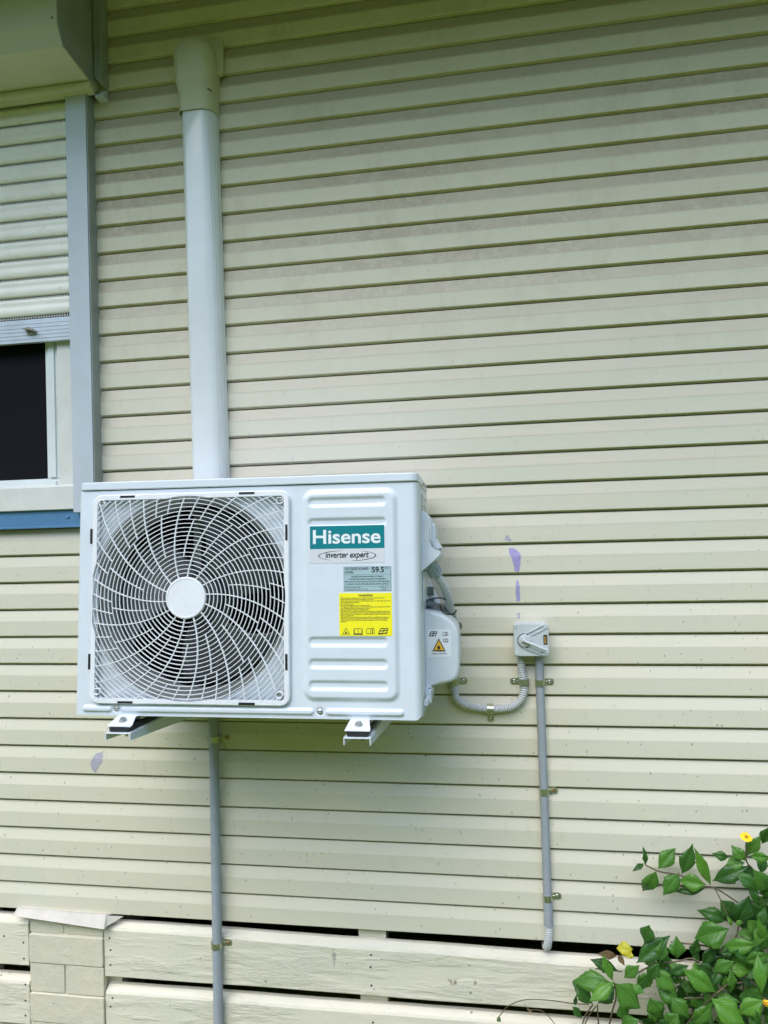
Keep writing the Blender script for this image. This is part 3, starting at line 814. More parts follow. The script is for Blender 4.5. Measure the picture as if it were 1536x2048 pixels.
# writing ------------------------------------------------------------------
def text_mesh(txt, size, mat, parent, x, z, y, align='LEFT', sx=1.0, bold=0.0, shear=0.0, name='lettering', width=None, extra=0.0, ax=None):
    cu = bpy.data.curves.new('lettering', 'FONT'); cu.body = txt; cu.size = size; cu.offset = bold; cu.shear = shear
    cu.align_x = align; cu.extrude = extra; cu.resolution_u = 3 if size < .01 else 8
    to = bpy.data.objects.new('tmp', cu); COL.objects.link(to)
    dg = bpy.context.evaluated_depsgraph_get(); dg.update()
    me = bpy.data.meshes.new_from_object(to.evaluated_get(dg)); me.name = name
    bpy.data.objects.remove(to); bpy.data.curves.remove(cu)
    n = len(me.vertices); co = np.zeros(n * 3); me.vertices.foreach_get('co', co); co = co.reshape(-1, 3)
    if width and n:
        w0 = co[:, 0].max() - co[:, 0].min()
        if align == 'LEFT': co[:, 0] = (co[:, 0] - co[:, 0].min()) * width / w0
        else: co[:, 0] = (co[:, 0] - (co[:, 0].max() + co[:, 0].min()) / 2) * width / w0
    c2 = np.stack([x + co[:, 0] * sx, y - co[:, 2], z + co[:, 1]], 1)
    me.vertices.foreach_set('co', c2.ravel()); me.update(); me.materials.clear(); me.materials.append(mat)
    o = bpy.data.objects.new(name, me); COL.objects.link(o); o.parent = parent
    return o
def join_text(items, name, mat, parent):
    """several lines as one mesh"""
    bm = bmesh.new()
    for it in items:
        bm.from_mesh(it.data); me = it.data; bpy.data.objects.remove(it); bpy.data.meshes.remove(me)
    me = bpy.data.meshes.new(name); bm.to_mesh(me); bm.free(); me.materials.append(mat)
    o = bpy.data.objects.new(name, me); COL.objects.link(o); o.parent = parent; return o
PF = -.0065                             # face of the raised panel
def plate(name, x0, z0, x1, z1, mat, t=.0006, y=PF, parent=ac, r=.0008):
    q_ = MB(); q_.prism(rrect(x0, z0, x1, z1, r, 3), y - t, y + .0001); return q_.build(name, mat, parent)
# logo label
lg = plate('brand_label', .5735, .3478, .7445, .3800, M['silver_label'])
lt_ = plate('teal_field', .5735, .3800, .7445, .4322, M['teal'], parent=lg, r=.0006)
text_mesh('Hisense', .044, M['logo_white'], lg, .5805, .3925, PF - .0011, width=.1555, bold=.0009, shear=.0)
text_mesh('inverter expert', .0190, M['ink'], lg, .6590, .3600, PF - .0009, 'CENTER', width=.100, bold=.0004, shear=.22)
for a0, a1 in ((100, 235), (-80, 60)):
    pts = []; el = MB()
    for k in range(40):
        a = R(a0 + (a1 - a0) * k / 39)
        pts.append((.6590 + .0655 * math.cos(a), .3640 + .0118 * math.sin(a)))
    n = len(pts)
    for i in range(n - 1):
        t0 = .0010 * math.sin(math.pi * (i + .3) / n) + .0002; t1 = .0010 * math.sin(math.pi * (i + 1.3) / n) + .0002
        (x0, z0), (x1, z1_) = pts[i], pts[i + 1]
        def off(px, pz, t): 
            d_ = Vector((px - .6590, (pz - .3640) * 3)).normalized() * t; return (px + d_.x, PF - .0009, pz + d_.y), (px - d_.x, PF - .0009, pz - d_.y)
        A, B = off(x0, z0, t0); C_, D_ = off(x1, z1_, t1); el.add([A, B, D_, C_], [(0, 1, 2, 3)])
    el.build('oval_line', M['ink'], lg)
# sound level label
sl3 = plate('sound_label', .6505, .2845, .7590, .3395, M['blue_label'])
T = []; yy = PF - .0009
T.append(text_mesh('OUTSIDE SOUND', .0072, M['ink'], None, .6545, .3320, yy, width=.0530, bold=.00012))
T.append(text_mesh('LEVEL', .0072, M['ink'], None, .6545, .3245, yy, width=.0200, bold=.00012))
T.append(text_mesh('59.5', .0165, M['ink'], None, .7150, .3262, yy, width=.0280, bold=.00045))
T.append(text_mesh('dB(A)', .0046, M['ink'], None, .7440, .3340, yy, width=.0100))
for i, s__ in enumerate(('THE LEVEL SHOWN MAY BE USED TO ESTIMATE', 'WHETHER THE OUTSIDE NOISE FROM THE EQUIPMENT', 'INSTALLATION AT THIS UNIT WILL BE WITHIN ACCEPTABLE LIMITS', 'CONSULT YOUR SUPPLIER BEFORE INSTALLATION')):
    T.append(text_mesh(s__, .0040, M['ink'], None, .7045, .3155 - i * .0056, yy, 'CENTER', width=(.073, .085, .101, .097)[i], bold=.00008))
T.append(text_mesh('MANUFACTURED IN PRC', .0036, M['ink'], None, .6540, .2915, yy, width=.036)); T.append(text_mesh('FOR HISENSE AUSTRALIA PTY LTD', .0036, M['ink'], None, .6540, .2872, yy, width=.052))
T.append(text_mesh('MODEL NO.:', .0036, M['ink'], None, .7320, .2915, yy, width=.019)); T.append(text_mesh('OUTDOOR', .0036, M['ink'], None, .7360, .2872, yy, width=.012))
join_text(T, 'lettering', M['ink'], sl3)
ln = MB()
for a in ((.6515, .3385, .7580, .3389), (.6515, .2851, .7580, .2855), (.6515, .2855, .6519, .3385), (.7576, .2855, .7580, .3385), (.6519, .3206, .7576, .3209), (.6519, .2950, .7576, .2953)):
    ln.add([(a[0], yy, a[1]), (a[2], yy, a[1]), (a[2], yy, a[3]), (a[0], yy, a[3])], [(0, 1, 2, 3)])
ln.build('printed_lines', M['ink'], sl3)
# warning label
wl = plate('warning_label', .6400, .1850, .7595, .2800, M['yellow_label'])
T = [text_mesh('WARNING:', .0066, M['ink'], None, .7005, .2725, yy, 'CENTER', width=.0330, bold=.0002)]
lines = ['\u2022When moving or relocating the air conditioner, consult experienced service', 'technicians for disconnection and reinstallation of the unit.',
 '\u2022Do not use means to accelerate the defrosting process or to clean, other than those', 'recommended by the manufacturer.', '\u2022Do not pierce or burn.', '\u2022Be aware that refrigerants may not contain an odour.',
 '\u2022The appliance shall be stored in a room without continuously operating open flames,', 'an operating gas appliance or an operating electric heater.', 'Keep any required ventilation openings clear.',
 '\u2022Any person who is involved with working on or breaking into a refrigerant circuit should', 'hold a current valid certificate from an industry-accredited assessment authority,', 'which authorises their competence to handle refrigerants safely in accordance with',
 'industry specification.', '\u2022Servicing shall only be performed as recommended by the equipment manufacturer.', '\u2022Maintenance and repair requiring the assistance of other skilled personnel shall be', 'carried out under the supervision of the person competent in the use of flammable', 'refrigerants.']
wd = [.100, .075, .112, .044, .030, .067, .113, .068, .063, .111, .112, .113, .032, .110, .108, .105, .014]
for i, (s__, w_) in enumerate(zip(lines, wd)):
    T.append(text_mesh(s__, .0036, M['ink'], None, .6432, .2680 - i * .00328, yy, width=w_, bold=.00005))
join_text(T, 'lettering', M['ink_soft'], wl)
ic = MB()
def line2(mb, pts, hw, y, closed=False):
    if closed: pts = pts + [pts[0]]
    for (x0, z0), (x1, z1_) in zip(pts, pts[1:]):
        d_ = Vector((x1 - x0, z1_ - z0)); l = d_.length or 1; nx_, nz_ = -d_.y / l * hw, d_.x / l * hw; ex, ez = d_.x / l * hw, d_.y / l * hw
        mb.add([(x0 + nx_ - ex, y, z0 + nz_ - ez), (x1 + nx_ + ex, y, z1_ + nz_ + ez), (x1 - nx_ + ex, y, z1_ - nz_ + ez), (x0 - nx_ - ex, y, z0 - nz_ - ez)], [(0, 1, 2, 3)])
def poly2(mb, pts, y): mb.add([(a, y, b_) for a, b_ in pts], [tuple(range(len(pts)))])
FL = [(0, 0), (.25, .05), (.42, .25), (.42, .55), (.28, .80), (.22, .62), (.12, 1.0), (-.08, 1.35), (-.06, 1.0), (-.22, .75), (-.34, .95), (-.45, .55), (-.42, .25), (-.25, .05)]
def flame(mb, cx, cz, s_, y): poly2(mb, [(cx + a * s_, cz + b_ * s_) for a, b_ in FL], y)
def book(mb, cx, cz, s_, y, hw, sk=0.0):
    def q_(a, b_): return (cx + (a + sk * b_) * s_, cz + b_ * s_)
    line2(mb, [q_(-1, -.7), q_(-1, .6), q_(-.5, .75), q_(0, .6), q_(.5, .75), q_(1, .6), q_(1, -.7), q_(.5, -.55), q_(0, -.7), q_(-.5, -.55)], hw, y, True)
    line2(mb, [q_(0, .6), q_(0, -.7)], hw, y)
zi = .1935
line2(ic, [(.6475, zi - .0045), (.6630, zi - .0045), (.6552, zi + .0090)], .0005, yy, True); flame(ic, .6552, zi - .0030, .0046, yy); line2(ic, [(.652, zi - .0036), (.6585, zi - .0036)], .0003, yy)
book(ic, .6825, zi + .0020, .0085, yy, .0005); line2(ic, [(.6730, zi - .0050), (.6920, zi - .0050)], .0009, yy); line2(ic, [(.6730, zi - .005), (.6730, zi + .006)], .0006, yy); line2(ic, [(.6920, zi - .005), (.6920, zi + .006)], .0006, yy)
book(ic, .7105, zi + .0020, .0085, yy, .0005); line2(ic, [(.7150, zi - .0015), (.7150, zi + .0035)], .0010, yy); line2(ic, [(.7150, zi + .0052), (.7150, zi + .0058)], .0010, yy)
book(ic, .7395, zi + .0020, .0085, yy, .0008, .45); line2(ic, [(.733, zi + .002), (.747, zi + .004)], .0010, yy); line2(ic, [(.731, zi - .005), (.748, zi - .001)], .0008, yy)
ic.build('symbols', M['ink_soft'], wl)

# right-hand side of the unit --------------------------------------------------
SX = ACW                                # outer side plane x
q_ = MB(); q_.box((SX - .0008, .065, .385), (SX + .0004, .245, .5180)); st_ = q_.build('rating_sticker', M['paper_white'], ac)
q_ = MB(); rnd = random.Random(3)
for (y0, z0, y1, z1_) in ((.072, .470, .150, .505), (.160, .475, .238, .490), (.165, .500, .235, .507), (.085, .415, .135, .452), (.155, .405, .235, .462), (.080, .505, .15, .510)):
    z = z0
    while z < z1_:
        q_.box((SX + .0004, y0, z), (SX + .0008, y0 + (y1 - y0) * rnd.uniform(.6, 1), z + .0016)); z += .0034
q_.build('lettering', M['grey_print'], st_)
for y_, z_ in ((.14, ACH + .010), (.20, .050), (.075, .040)):
    q_ = MB(); q_.lathe((SX, y_, z_), (1, 0, 0), [(-.002, .006), (.0015, .006), (.0015, .0042), (.004, .0036), (.0045, 0)], 16); q_.build('screw', M['steel'], ac)
# terminal cover with hand recess
y0_, y1_ = .070, .215
def US(px, py, yl): v_ = U(px, py, yl); return (v_.x, v_.z)
tp = [(SX - .001, .470), US(851, 1024, y0_), US(861, 1038, y0_), US(862, 1083, y0_), US(866, 1092, y0_), US(880, 1103, y0_), US(880, 1112, y0_), (SX - .001, US(843, 1143, y0_)[1])]
q_ = MB(); pillow(q_, tp, y0_, y1_, .0035, free=lambda p: p[0] < SX + .001); tco = q_.build('terminal_cover', M['white_plastic'], ac)
ze, xe = US(868, 1045, y0_)[1], US(862, 1045, y0_)[0]
q_ = MB(); q_.prism([(xe - .004, ze + .004), (xe + .0085, ze - .002), (xe + .0085, ze - .036), (xe + .022, ze - .060), (xe + .012, ze - .062), (xe - .004, ze - .052)], y0_ + .045, y1_ - .002)
q_.build('handle_lip', M['white_plastic'], tco, .003)
# valve cover
vy0, vy1 = .130, .262
vp = [(SX - .001, .2325), US(868, 1223.5, vy0), US(885, 1229, vy0), US(899, 1238, vy0), US(909, 1248, vy0), US(915, 1258, vy0), US(918, 1272, vy0), US(919, 1300, vy0), US(919, 1335, vy0), US(917, 1350, vy0), US(912, 1359, vy0), US(902, 1365, vy0), US(880, 1370, vy0), (SX - .001, US(848, 1374, vy0)[1])]
q_ = MB(); pillow(q_, vp, vy0, vy1, .009, free=lambda p: p[0] < SX + .001); vco = q_.build('valve_cover', M['white_plastic'], ac)
q_ = MB(); a = US(847.5, 1224, vy0 - .002); q_.box((SX - .001, vy0 - .002, a[1] - .178), (SX + .0045, vy0 + .020, a[1] + .002)); q_.build('cover_flange', M['white_plastic'], vco, .0015)
# caution sticker on the valve cover
A, B = U(853, 1259, vy0), U(903, 1314, vy0)
cs = plate('caution_sticker', A.x, B.z, B.x, A.z, M['paper_white'], y=vy0, parent=ac)
cw, ch = B.x - A.x, A.z - B.z; cx_, cz_ = A.x, B.z; yc = vy0 - .0009
q_ = MB(); q_.m = 0
tri = [(cx_ + cw * .22, cz_ + ch * .20), (cx_ + cw * .77, cz_ + ch * .20), (cx_ + cw * .495, cz_ + ch * .68)]
poly2(q_, tri, yc); q_.m = 1
ctr = (sum(a[0] for a in tri) / 3, sum(a[1] for a in tri) / 3)
poly2(q_, [(ctr[0] + (a - ctr[0]) * .78, ctr[1] + (b_ - ctr[1]) * .78) for a, b_ in tri], yc - .0003); q_.m = 0
flame(q_, ctr[0], ctr[1] - ch * .075, ch * .125, yc - .0006); line2(q_, [(ctr[0] - cw * .11, ctr[1] - ch * .105), (ctr[0] + cw * .11, ctr[1] - ch * .105)], .0006, yc - .0006)
book(q_, cx_ + cw * .27, cz_ + ch * .84, cw * .125, yc, .0009, .45); line2(q_, [(cx_ + cw * .15, cz_ + ch * .84), (cx_ + cw * .38, cz_ + ch * .86)], .001, yc)
book(q_, cx_ + cw * .77, cz_ + ch * .84, cw * .10, yc, .0005); line2(q_, [(cx_ + cw * .82, cz_ + ch * .80), (cx_ + cw * .82, cz_ + ch * .87)], .0007, yc)
book(q_, cx_ + cw * .78, cz_ + ch * .60, cw * .085, yc, .0006)
q_.build('symbols', [M['ink'], M['amber']], cs, recalc=False)
text_mesh('Caution, risk of fire', .0050, M['ink'], cs, cx_ + cw * .5, cz_ + ch * .105, yc, 'CENTER', width=cw * .62, bold=.0001)
# valves and tabs low on the side, small brackets under the terminal cover
q_ = MB(); q_.box((SX, .05, .022), (SX + .010, .16, .034)); q_.box((SX, .10, .018), (SX + .014, .20, .046)); q_.tube([(SX, .13, .046), (SX + .010, .13, .052), (SX + .014, .14, .040)], .0035, 8)
q_.build('valve_bracket', M['white_metal'], ac, .001)
q_ = MB(); q_.tube([(SX, .12, .345), (SX + .010, .13, .340), (SX + .012, .16, .330), (SX + .004, .19, .332)], .0028, 8); q_.lathe((SX + .003, .10, .338), (1, 0, 0), [(0, .008), (.006, .008), (.008, .003)], 12)
q_.box((SX, .09, .255), (SX + .003, .24, .322)); q_.build('valve_plate', M['white_metal'], ac)
for z_ in (.275, .245): 
    q_ = MB(); q_.tube([(SX - .01, .20, z_), (SX + .018, .20, z_)], .011, 12); q_.build('service_valve', M['grey_foam'], ac)
# feet
def foot(u0, u1):
    q_ = MB(); m_ = (u0 + u1) / 2
    prof = [(.02, .0005), (-.006, .0005), (-.034, -.0125), (-.042, -.0140)]
    th = .0025
    vs = []
    for y_, z_ in prof:
        ins_ = .0 if y_ < -.01 else .006
        vs += [(u0 + ins_, y_, z_), (u0 + ins_ + .006, y_, z_ + .0008), (u1 - ins_ - .006, y_, z_ + .0008), (u1 - ins_, y_, z_), (u1 - ins_, y_, z_ - th), (u0 + ins_, y_, z_ - th)]
    fs = [tuple(range(6))[::-1], tuple(range(18, 24))]
    for i in range(3):
        for k in range(6):
            k2 = (k + 1) % 6; fs.append((6 * i + k, 6 * i + 6 + k, 6 * i + 6 + k2, 6 * i + k2))
    q_.add(vs, fs); q_.box((u0 + .006, .02, -.012), (u1 - .006, .26, -.0008))
    fo = q_.build('mounting_foot', M['white_metal'], ac, .0012)
    q_ = MB(); q_.lathe((m_, -.021, -.0075), (0, -.25, 1), [(-.002, .0105), (.002, .0105), (.002, .0080), (.0075, .0075), (.0085, .005), (.0085, 0)], 6, False); q_.build('bolt', M['steel'], fo)
    q_ = MB(); q_.box((u0 + .004, -.040, -.0275), (u1 - .004, .25, -.0160)); q_.build('rubber_pad', M['rubber'], fo, .003)
    return m_
FA = (U(214, 1455, -.04).x, U(262, 1455, -.04).x); FB = (U(689, 1460, -.04).x, U(740, 1460, -.04).x)
foot(*FA); foot(*FB)

# ================================================================ WALL BRACKETS
def bracket(u0, u1, label):
    a = UO + UR @ Vector((u0, -.046, -.0285)); b_ = UO + UR @ Vector((u1, -.046, -.0285))
    x0, x1 = a.x - .002, b_.x + .002; zt = (a.z + b_.z) / 2; yf = -(a.y + b_.y) / 2
    zt_w = (UO + UR @ Vector((u0, .30, -.0285))).z
    br = empty('wall_bracket', ((x0 + x1) / 2, 0, zt), label, 'bracket', 'steel arms carrying the air conditioner')
    q_ = MB(); t = .0025
    y1w = -.0145; dz = zt_w - zt; L = yf - .0145
    def arm(xa, xb, zo0, zo1, zw0, zw1):
        q_.add([(xa, -yf, zt + zo0), (xb, -yf, zt + zo0), (xb, -yf, zt + zo1), (xa, -yf, zt + zo1), (xa, y1w, zt + zw0), (xb, y1w, zt + zw0), (xb, y1w, zt + zw1), (xa, y1w, zt + zw1)],
               [(0, 1, 2, 3), (7, 6, 5, 4), (0, 4, 5, 1), (1, 5, 6, 2), (2, 6, 7, 3), (3, 7, 4, 0)])
    arm(x0, x1, -t, 0, dz - t, dz)
    arm(x0, x0 + t, -.0165, -t - .0001, -.066, dz - t - .0001); arm(x1 - t, x1, -.0165, -t - .0001, -.066, dz - t - .0001)
    setp(q_.build('arm', M['white_metal'], None, .0008), br)
    q_ = MB(); q_.box((x0 - .006, -.0165, zt - .30), (x0 + .0, -.0130, zt - .02)) if False else q_.box((x0 - .004, -.0172, zt - .075), (x1 + .004, -.0132, zt + .20))
    setp(q_.build('wall_plate', M['white_metal'], None, .001), br)
    q_ = MB(); q_.lathe(((x0 + x1) / 2 + .008, -yf + .025, zt - .003), (0, 0, -1), [(0, .006), (.006, .006), (.006, .0035), (.011, .0035), (.011, 0)], 6, False); setp(q_.build('bolt', M['zinc'], None), br)
bracket(*FA, 'white steel wall bracket under the fan side of the air conditioner')
bracket(*FB, 'white steel wall bracket under the teal label side of the air conditioner')

# ================================================================ PIPE DUCT
dct = empty('pipe_duct', (P(418, 900, 0).x, -.0125, P(418, 958, 0).z - .2), 'tall glossy white pipe trunking running up the wall with a cream end cover on top', 'duct')
OD = .064
dl0 = P(358.5, 215, OD).x; dl1 = P(381.5, 955, OD).x; dr0 = P(432, 215, .03).x; dr1 = P(455.5, 955, .03).x
dl = (dl0 + dl1) / 2; dr = (dr0 + dr1) / 2
ztop_d = P(400, 205, OD).z + .01; zbot_d = P(418, 958, OD).z - .10
def dsec(x0, x1, d0, d1, r, rr_=None):
    """cross-section outline (x, offset) from wall round the front"""
    w_ = x1 - x0; pts = [(x0, d0), (x0, d1 - r)]
    for k in range(1, 9): a = R(90 * k / 9); pts.append((x0 + r - r * math.cos(a), d1 - r + r * math.sin(a)))
    q = rr_ or r; pts.append((x1 - q, d1))
    for k in range(1, 9): a = R(90 * k / 9); pts.append((x1 - q + q * math.sin(a), d1 - q + q * math.cos(a)))
    pts += [(x1, d1 - q), (x1, d0 + .010), (x1 + .001, d0 + .009), (x1 + .001, d0)]
    return pts
print('duct', dl0, dl1, dr0, dr1, 'z', zbot_d, ztop_d)
def sweep(mb, secs, smooth=True, caps=False):
    n = len(secs[0][1]); vs = []
    for z, sec in secs: vs += [(x, -o_, z) for x, o_ in sec]
    fs = []
    for i in range(len(secs) - 1):
        for k in range(n - 1): fs.append((i * n + k, i * n + k + 1, (i + 1) * n + k + 1, (i + 1) * n + k))
    mb.add(vs, fs, smooth)
    if caps:
        mb.add(vs[-n:], [tuple(range(n))], False)
q_ = MB(); 
def lerp(a, b_, t): return a + (b_ - a) * t
secs = []
for i in range(2):
    t = i; x0 = lerp(dl1, dl0, t); x1 = lerp(dr1, dr0, t)
    secs.append((lerp(zbot_d, ztop_d, t), dsec(x0, x1, .0130, OD, .020, .036)))
sweep(q_, secs, True, True); du = setp(q_.build('duct', M['duct_plastic'], None), dct)
xm_ = lerp(dr1, dr0, .5)
for aa in (38, 52, 64, 76):     # moulded reveal lines round the right-hand curve
    q_ = MB(); c_, s__ = math.cos(R(aa)), math.sin(R(aa))
    for t0, t1 in ((0, 1),):
        pa = Vector((dr1 - .036 + .0362 * s__, -(OD - .036 + .0362 * c_), zbot_d)); pb = Vector((dr0 - .036 + .0362 * s__, -(OD - .036 + .0362 * c_), ztop_d - .01))
        q_.tube([pa, pb], .0009, 6)
    setp(q_.build('duct_ridge', M['duct_plastic'], None), dct)
# end cover
cx0, cx1 = dl0 - .005, dr0 + .003; zc = ztop_d
zA = P(395, 216, .07).z; zB = P(395, 175, .075).z; zC = P(395, 150, .085).z; zD = P(395, 95, .09).z; zE = P(395, 64, .09).z
q_ = MB(); secs = []
for z, g_, d_, r_ in ((zA, .0, .068, .020), (zB, .0005, .070, .021), (zC, .006, .080, .024), ((zC + zD) / 2, .008, .084, .026), (zD, .008, .084, .026)):
    secs.append((z, dsec(cx0 - g_, cx1 + g_ * .4, .0130, d_, r_, .040)))
for k in range(1, 7):
    a = R(90 * k / 6); z = zD + (zE - zD) * math.sin(a); cc = 1 - math.cos(a)
    secs.append((z, dsec(cx0 - .008 + .022 * cc, cx1 + .003 - .022 * cc, .0130, .084 - .016 * cc, .026, .040)))
sweep(q_, secs, True, True); cap = setp(q_.build('end_cover', M['cream_plastic'], None), dct); cap['label'] = 'cream end cover'
q_ = MB(); q_.prism([(-a, b_) for a, b_ in []] or rrect(cx1 - .016, P(430, 150, .03).z, P(445, 150, .03).x + .002, P(430, 76, .03).z, .014, 6), -.034, -.0135)
setp(q_.build('end_cover_flange', M['cream_plastic'], None, .004), dct)
q_ = MB(); c = P(422, 183, .060); 
for _o in (0,): q_.add([(c.x - .0085, -.0705 + .0015, c.z + .0035), (c.x + .004, -.0640, c.z - .0045), (c.x + .0055, -.0630, c.z - .0015), (c.x - .004, -.0700, c.z + .0050)], [(0, 1, 2, 3)])
setp(q_.build('screw_slot', M['ink'], None), dct)

# ================================================================ CONDUITS
def straight(pa, pb, r, n=2, seg=20): return [pa.lerp(pb, i / (n - 1)) for i in range(n)]
# drain pipe below the unit
lc = empty('conduit', P(432, 1700, 0), 'grey rigid conduit running down the wall from beneath the air conditioner', 'conduit')
ra = (P(440, 1700, .025) - P(422, 1700, .025)).x / 2
lc0, lc1 = P(426.5, 1400, .019 + ra), P(437, 2048, .019 + ra)
d_ = (lc1 - lc0); q_ = MB(); q_.tube([lc0 - d_ * .1, lc1 + d_ * .2], ra, 28); setp(q_.build('pipe', M['grey_pvc'], None), lc)
# right conduit
rc = empty('conduit', P(1090, 1700, 0), 'grey rigid conduit going down from the isolator switch to a bent ribbed end', 'conduit')
rb = (P(1098, 1700, .022) - P(1081.5, 1700, .022)).x / 2
ro_ = .0125 + rb + .0015
r0, r1, r2 = P(1077.5, 1305, ro_), P(1095.3, 1795, ro_), P(1097, 1850, ro_)
q_ = MB(); q_.tube([r0, r1], rb, 28); setp(q_.build('pipe', M['grey_pvc'], None), rc)
q_ = MB(); q_.tube([r1 + Vector((0, 0, .008)), r1, r2], [rb * 1.08, rb * 1.1, rb * 1.1], 28); setp(q_.build('coupling', M['grey_pvc'], None), rc)
def corr(mb, path, r, pitch=.0060, depth=.19, seg=20):
    pts = spline(path, pitch / 6); rad = [r * (1 - depth * (.5 - .5 * math.cos(2 * math.pi * i / 6)) ** 1.4) for i in range(len(pts))]
    mb.tube(pts, rad, 26)
q_ = MB(); e0 = P(1097.5, 1848, ro_)
corr(q_, [e0, P(1097.5, 1868, ro_), P(1096.5, 1882, ro_ - .002), P(1094.5, 1892, ro_ - .010), P(1092, 1892, ro_ - .035), P(1090, 1886, -.06)], rb * 1.0)
setp(q_.build('ribbed_end', M['grey_flex'], None), rc)
# corrugated conduit from terminal cover to the switch
fc = empty('corrugated_conduit', P(985, 1420, 0), 'ribbed grey conduit looping from the air conditioner up to the switch', 'conduit')
rf_ = (P(1048.5, 1340, .024) - P(1032, 1340, .024)).x / 2; of_ = .0125 + rf_ + .001
def UW(px, py, yl): return UO + UR @ U(px, py, yl)
pathA = [UW(870, 1146, .14), UW(880, 1160, .15), UW(890, 1178, .17), UW(897, 1200, .20), UW(900, 1215, .24), UW(903, 1222, .29), UW(906, 1240, .335)]
pathB = [P(905, 1260, .050), P(906, 1310, .032), P(907, 1360, of_), P(911, 1392, of_), P(924, 1407, of_), P(945, 1414, of_), P(981, 1418, of_), P(1015, 1416, of_), P(1033, 1408, of_), P(1045, 1393, of_), P(1048.5, 1370, of_), P(1043.5, 1345, of_), P(1041, 1300, of_)]
q_ = MB(); corr(q_, pathA + pathB, rf_); setp(q_.build('ribbed_pipe', M['grey_flex'], None), fc)
q_ = MB(); g0, g1 = UW(862, 1130, .135), UW(873, 1150, .142); ax_ = (g1 - g0).normalized()
q_.lathe(g0 - ax_ * .006, ax_, [(0, .0), (0, .0175), (.013, .0180), (.014, .0165), (.034, .0160), (.036, .014), (.036, 0)], 24)
for k in range(12):
    a = 2 * math.pi * k / 12; u_ = ax_.orthogonal().normalized(); v_ = ax_.cross(u_); dd = (u_ * math.cos(a) + v_ * math.sin(a)) * .0163
    q_.tube([g0 + ax_ * .009 + dd, g0 + ax_ * .026 + dd], .0018, 6)
setp(q_.build('gland', simple('gland_grey', (.46, .51, .57), .4), None), fc)
# insulated refrigerant pipes behind the covers with a black tie
ip = empty('insulated_pipe', UW(870, 1200, .25), 'white and dark grey insulated pipes behind the white valve cover', 'pipe')
q_ = MB(); q_.tube(spline([UW(853, 1160, .285), UW(860, 1180, .27), UW(872, 1205, .255), UW(880, 1232, .24)], .006), .011, 14); setp(q_.build('white_insulation', M['white_foam'], None), ip)
q_ = MB(); q_.tube(spline([UW(858, 1215, .20), UW(872, 1218, .22), UW(888, 1222, .26), UW(900, 1236, .29)], .006), .016, 14); setp(q_.build('grey_insulation', M['grey_foam'], None), ip)
q_ = MB(); q_.tube(spline([UW(858, 1202, .20), UW(868, 1197, .18), UW(882, 1196, .17), UW(893, 1200, .17)], .003), .0016, 8); q_.tube(spline([UW(880, 1210, .17), UW(884, 1222, .16), UW(894, 1228, .155), UW(907, 1228, .16), UW(913, 1220, .18)], .003), .0018, 8)
setp(q_.build('cable_tie', M['black'], None), ip)

# ================================================================ ISOLATOR SWITCH
sw = empty('isolator_switch', P(1062, 1280, .0125), 'square grey isolator switch with a diagonal lever on the wall right of the air conditioner', 'switch')
SO = .062
s0, s1 = P(1028.5, 1313, SO), P(1097, 1247, SO)
sx0_, sx1_, sz0_, sz1_ = s0.x, s1.x, s0.z, s1.z; sw_, sh_ = sx1_ - sx0_, sz1_ - sz0_
q_ = MB(); q_.prism(rrect(sx0_ + .0015, sz0_ + .0015, sx1_ - .0015, sz1_ - .0015, .010), -.048, -.0128); setp(q_.build('base_box', M['switch_grey'], None, .001), sw)
def S(a, b_): return (sx0_ + (a - 203) / (740 - 203) * sw_, sz1_ - (b_ - 205) / (728 - 205) * sh_)    # in units of the 7.68x view
q_ = MB(); q_.prism(rrect(sx0_, sz0_, sx1_, sz1_, .0095), -SO, -.0483); fp = setp(q_.build('face_plate', M['switch_grey'], None, .0025, segs=3), sw)
# raised V-shaped guard round the lever
q_ = MB()
def ridge(pts, hw, y0, y1):
    pts = spline([(a, 0, b_) for a, b_ in pts], .002); strip(q_, [(p.x, p.z) for p in pts], hw, y0, y1)
ridge([S(722, 262), S(600, 330), S(455, 395)], .0011, -SO - .0026, -SO + .001)
ridge([S(640, 235), S(520, 300), S(370, 378), S(300, 425), S(280, 490), S(320, 555), S(400, 605), S(520, 655), S(655, 705)], .0013, -SO - .0034, -SO + .001)
setp(q_.build('lever_guard', M['switch_grey'], None), sw)
q_ = MB(); cxs, czs = S(370, 475); strip(gq := MB(), [(cxs + .0178 * math.cos(R(a)), czs + .0178 * math.sin(R(a))) for a in range(60, 301, 8)], .0010, -SO - .0008, -SO + .001); setp(gq.build('knob_gap', M['ink_soft'], None), sw); q_.lathe((cxs, -SO + .001, czs), (0, -1, 0), [(0, .0165), (.006, .0160), (.0065, .0150), (.0065, 0)], 40); kn = setp(q_.build('knob', M['switch_grey'], None), sw)
q_ = MB(); a, b_ = S(335, 455), S(690, 615)
q_.tube([(a[0], -SO - .009, a[1]), (a[0] * .9 + b_[0] * .1, -SO - .0125, a[1] * .9 + b_[1] * .1), (b_[0] * .95 + a[0] * .05, -SO - .0125, b_[1] * .95 + a[1] * .05), (b_[0], -SO - .012, b_[1])], [.0026, .0036, .0042, .0034], 16)
q_.box((a[0] - .004, -SO - .010, a[1] - .006), (a[0] + .010, -SO - .004, a[1] + .004)); setp(q_.build('lever', M['switch_grey'], None), sw)
q_ = MB(); a, b_ = S(655, 385), S(715, 540); q_.box((a[0], -SO - .0006, b_[1]), (b_[0], -SO + .001, a[1])); wd_ = setp(q_.build('indicator_window', M['ink'], None), sw)
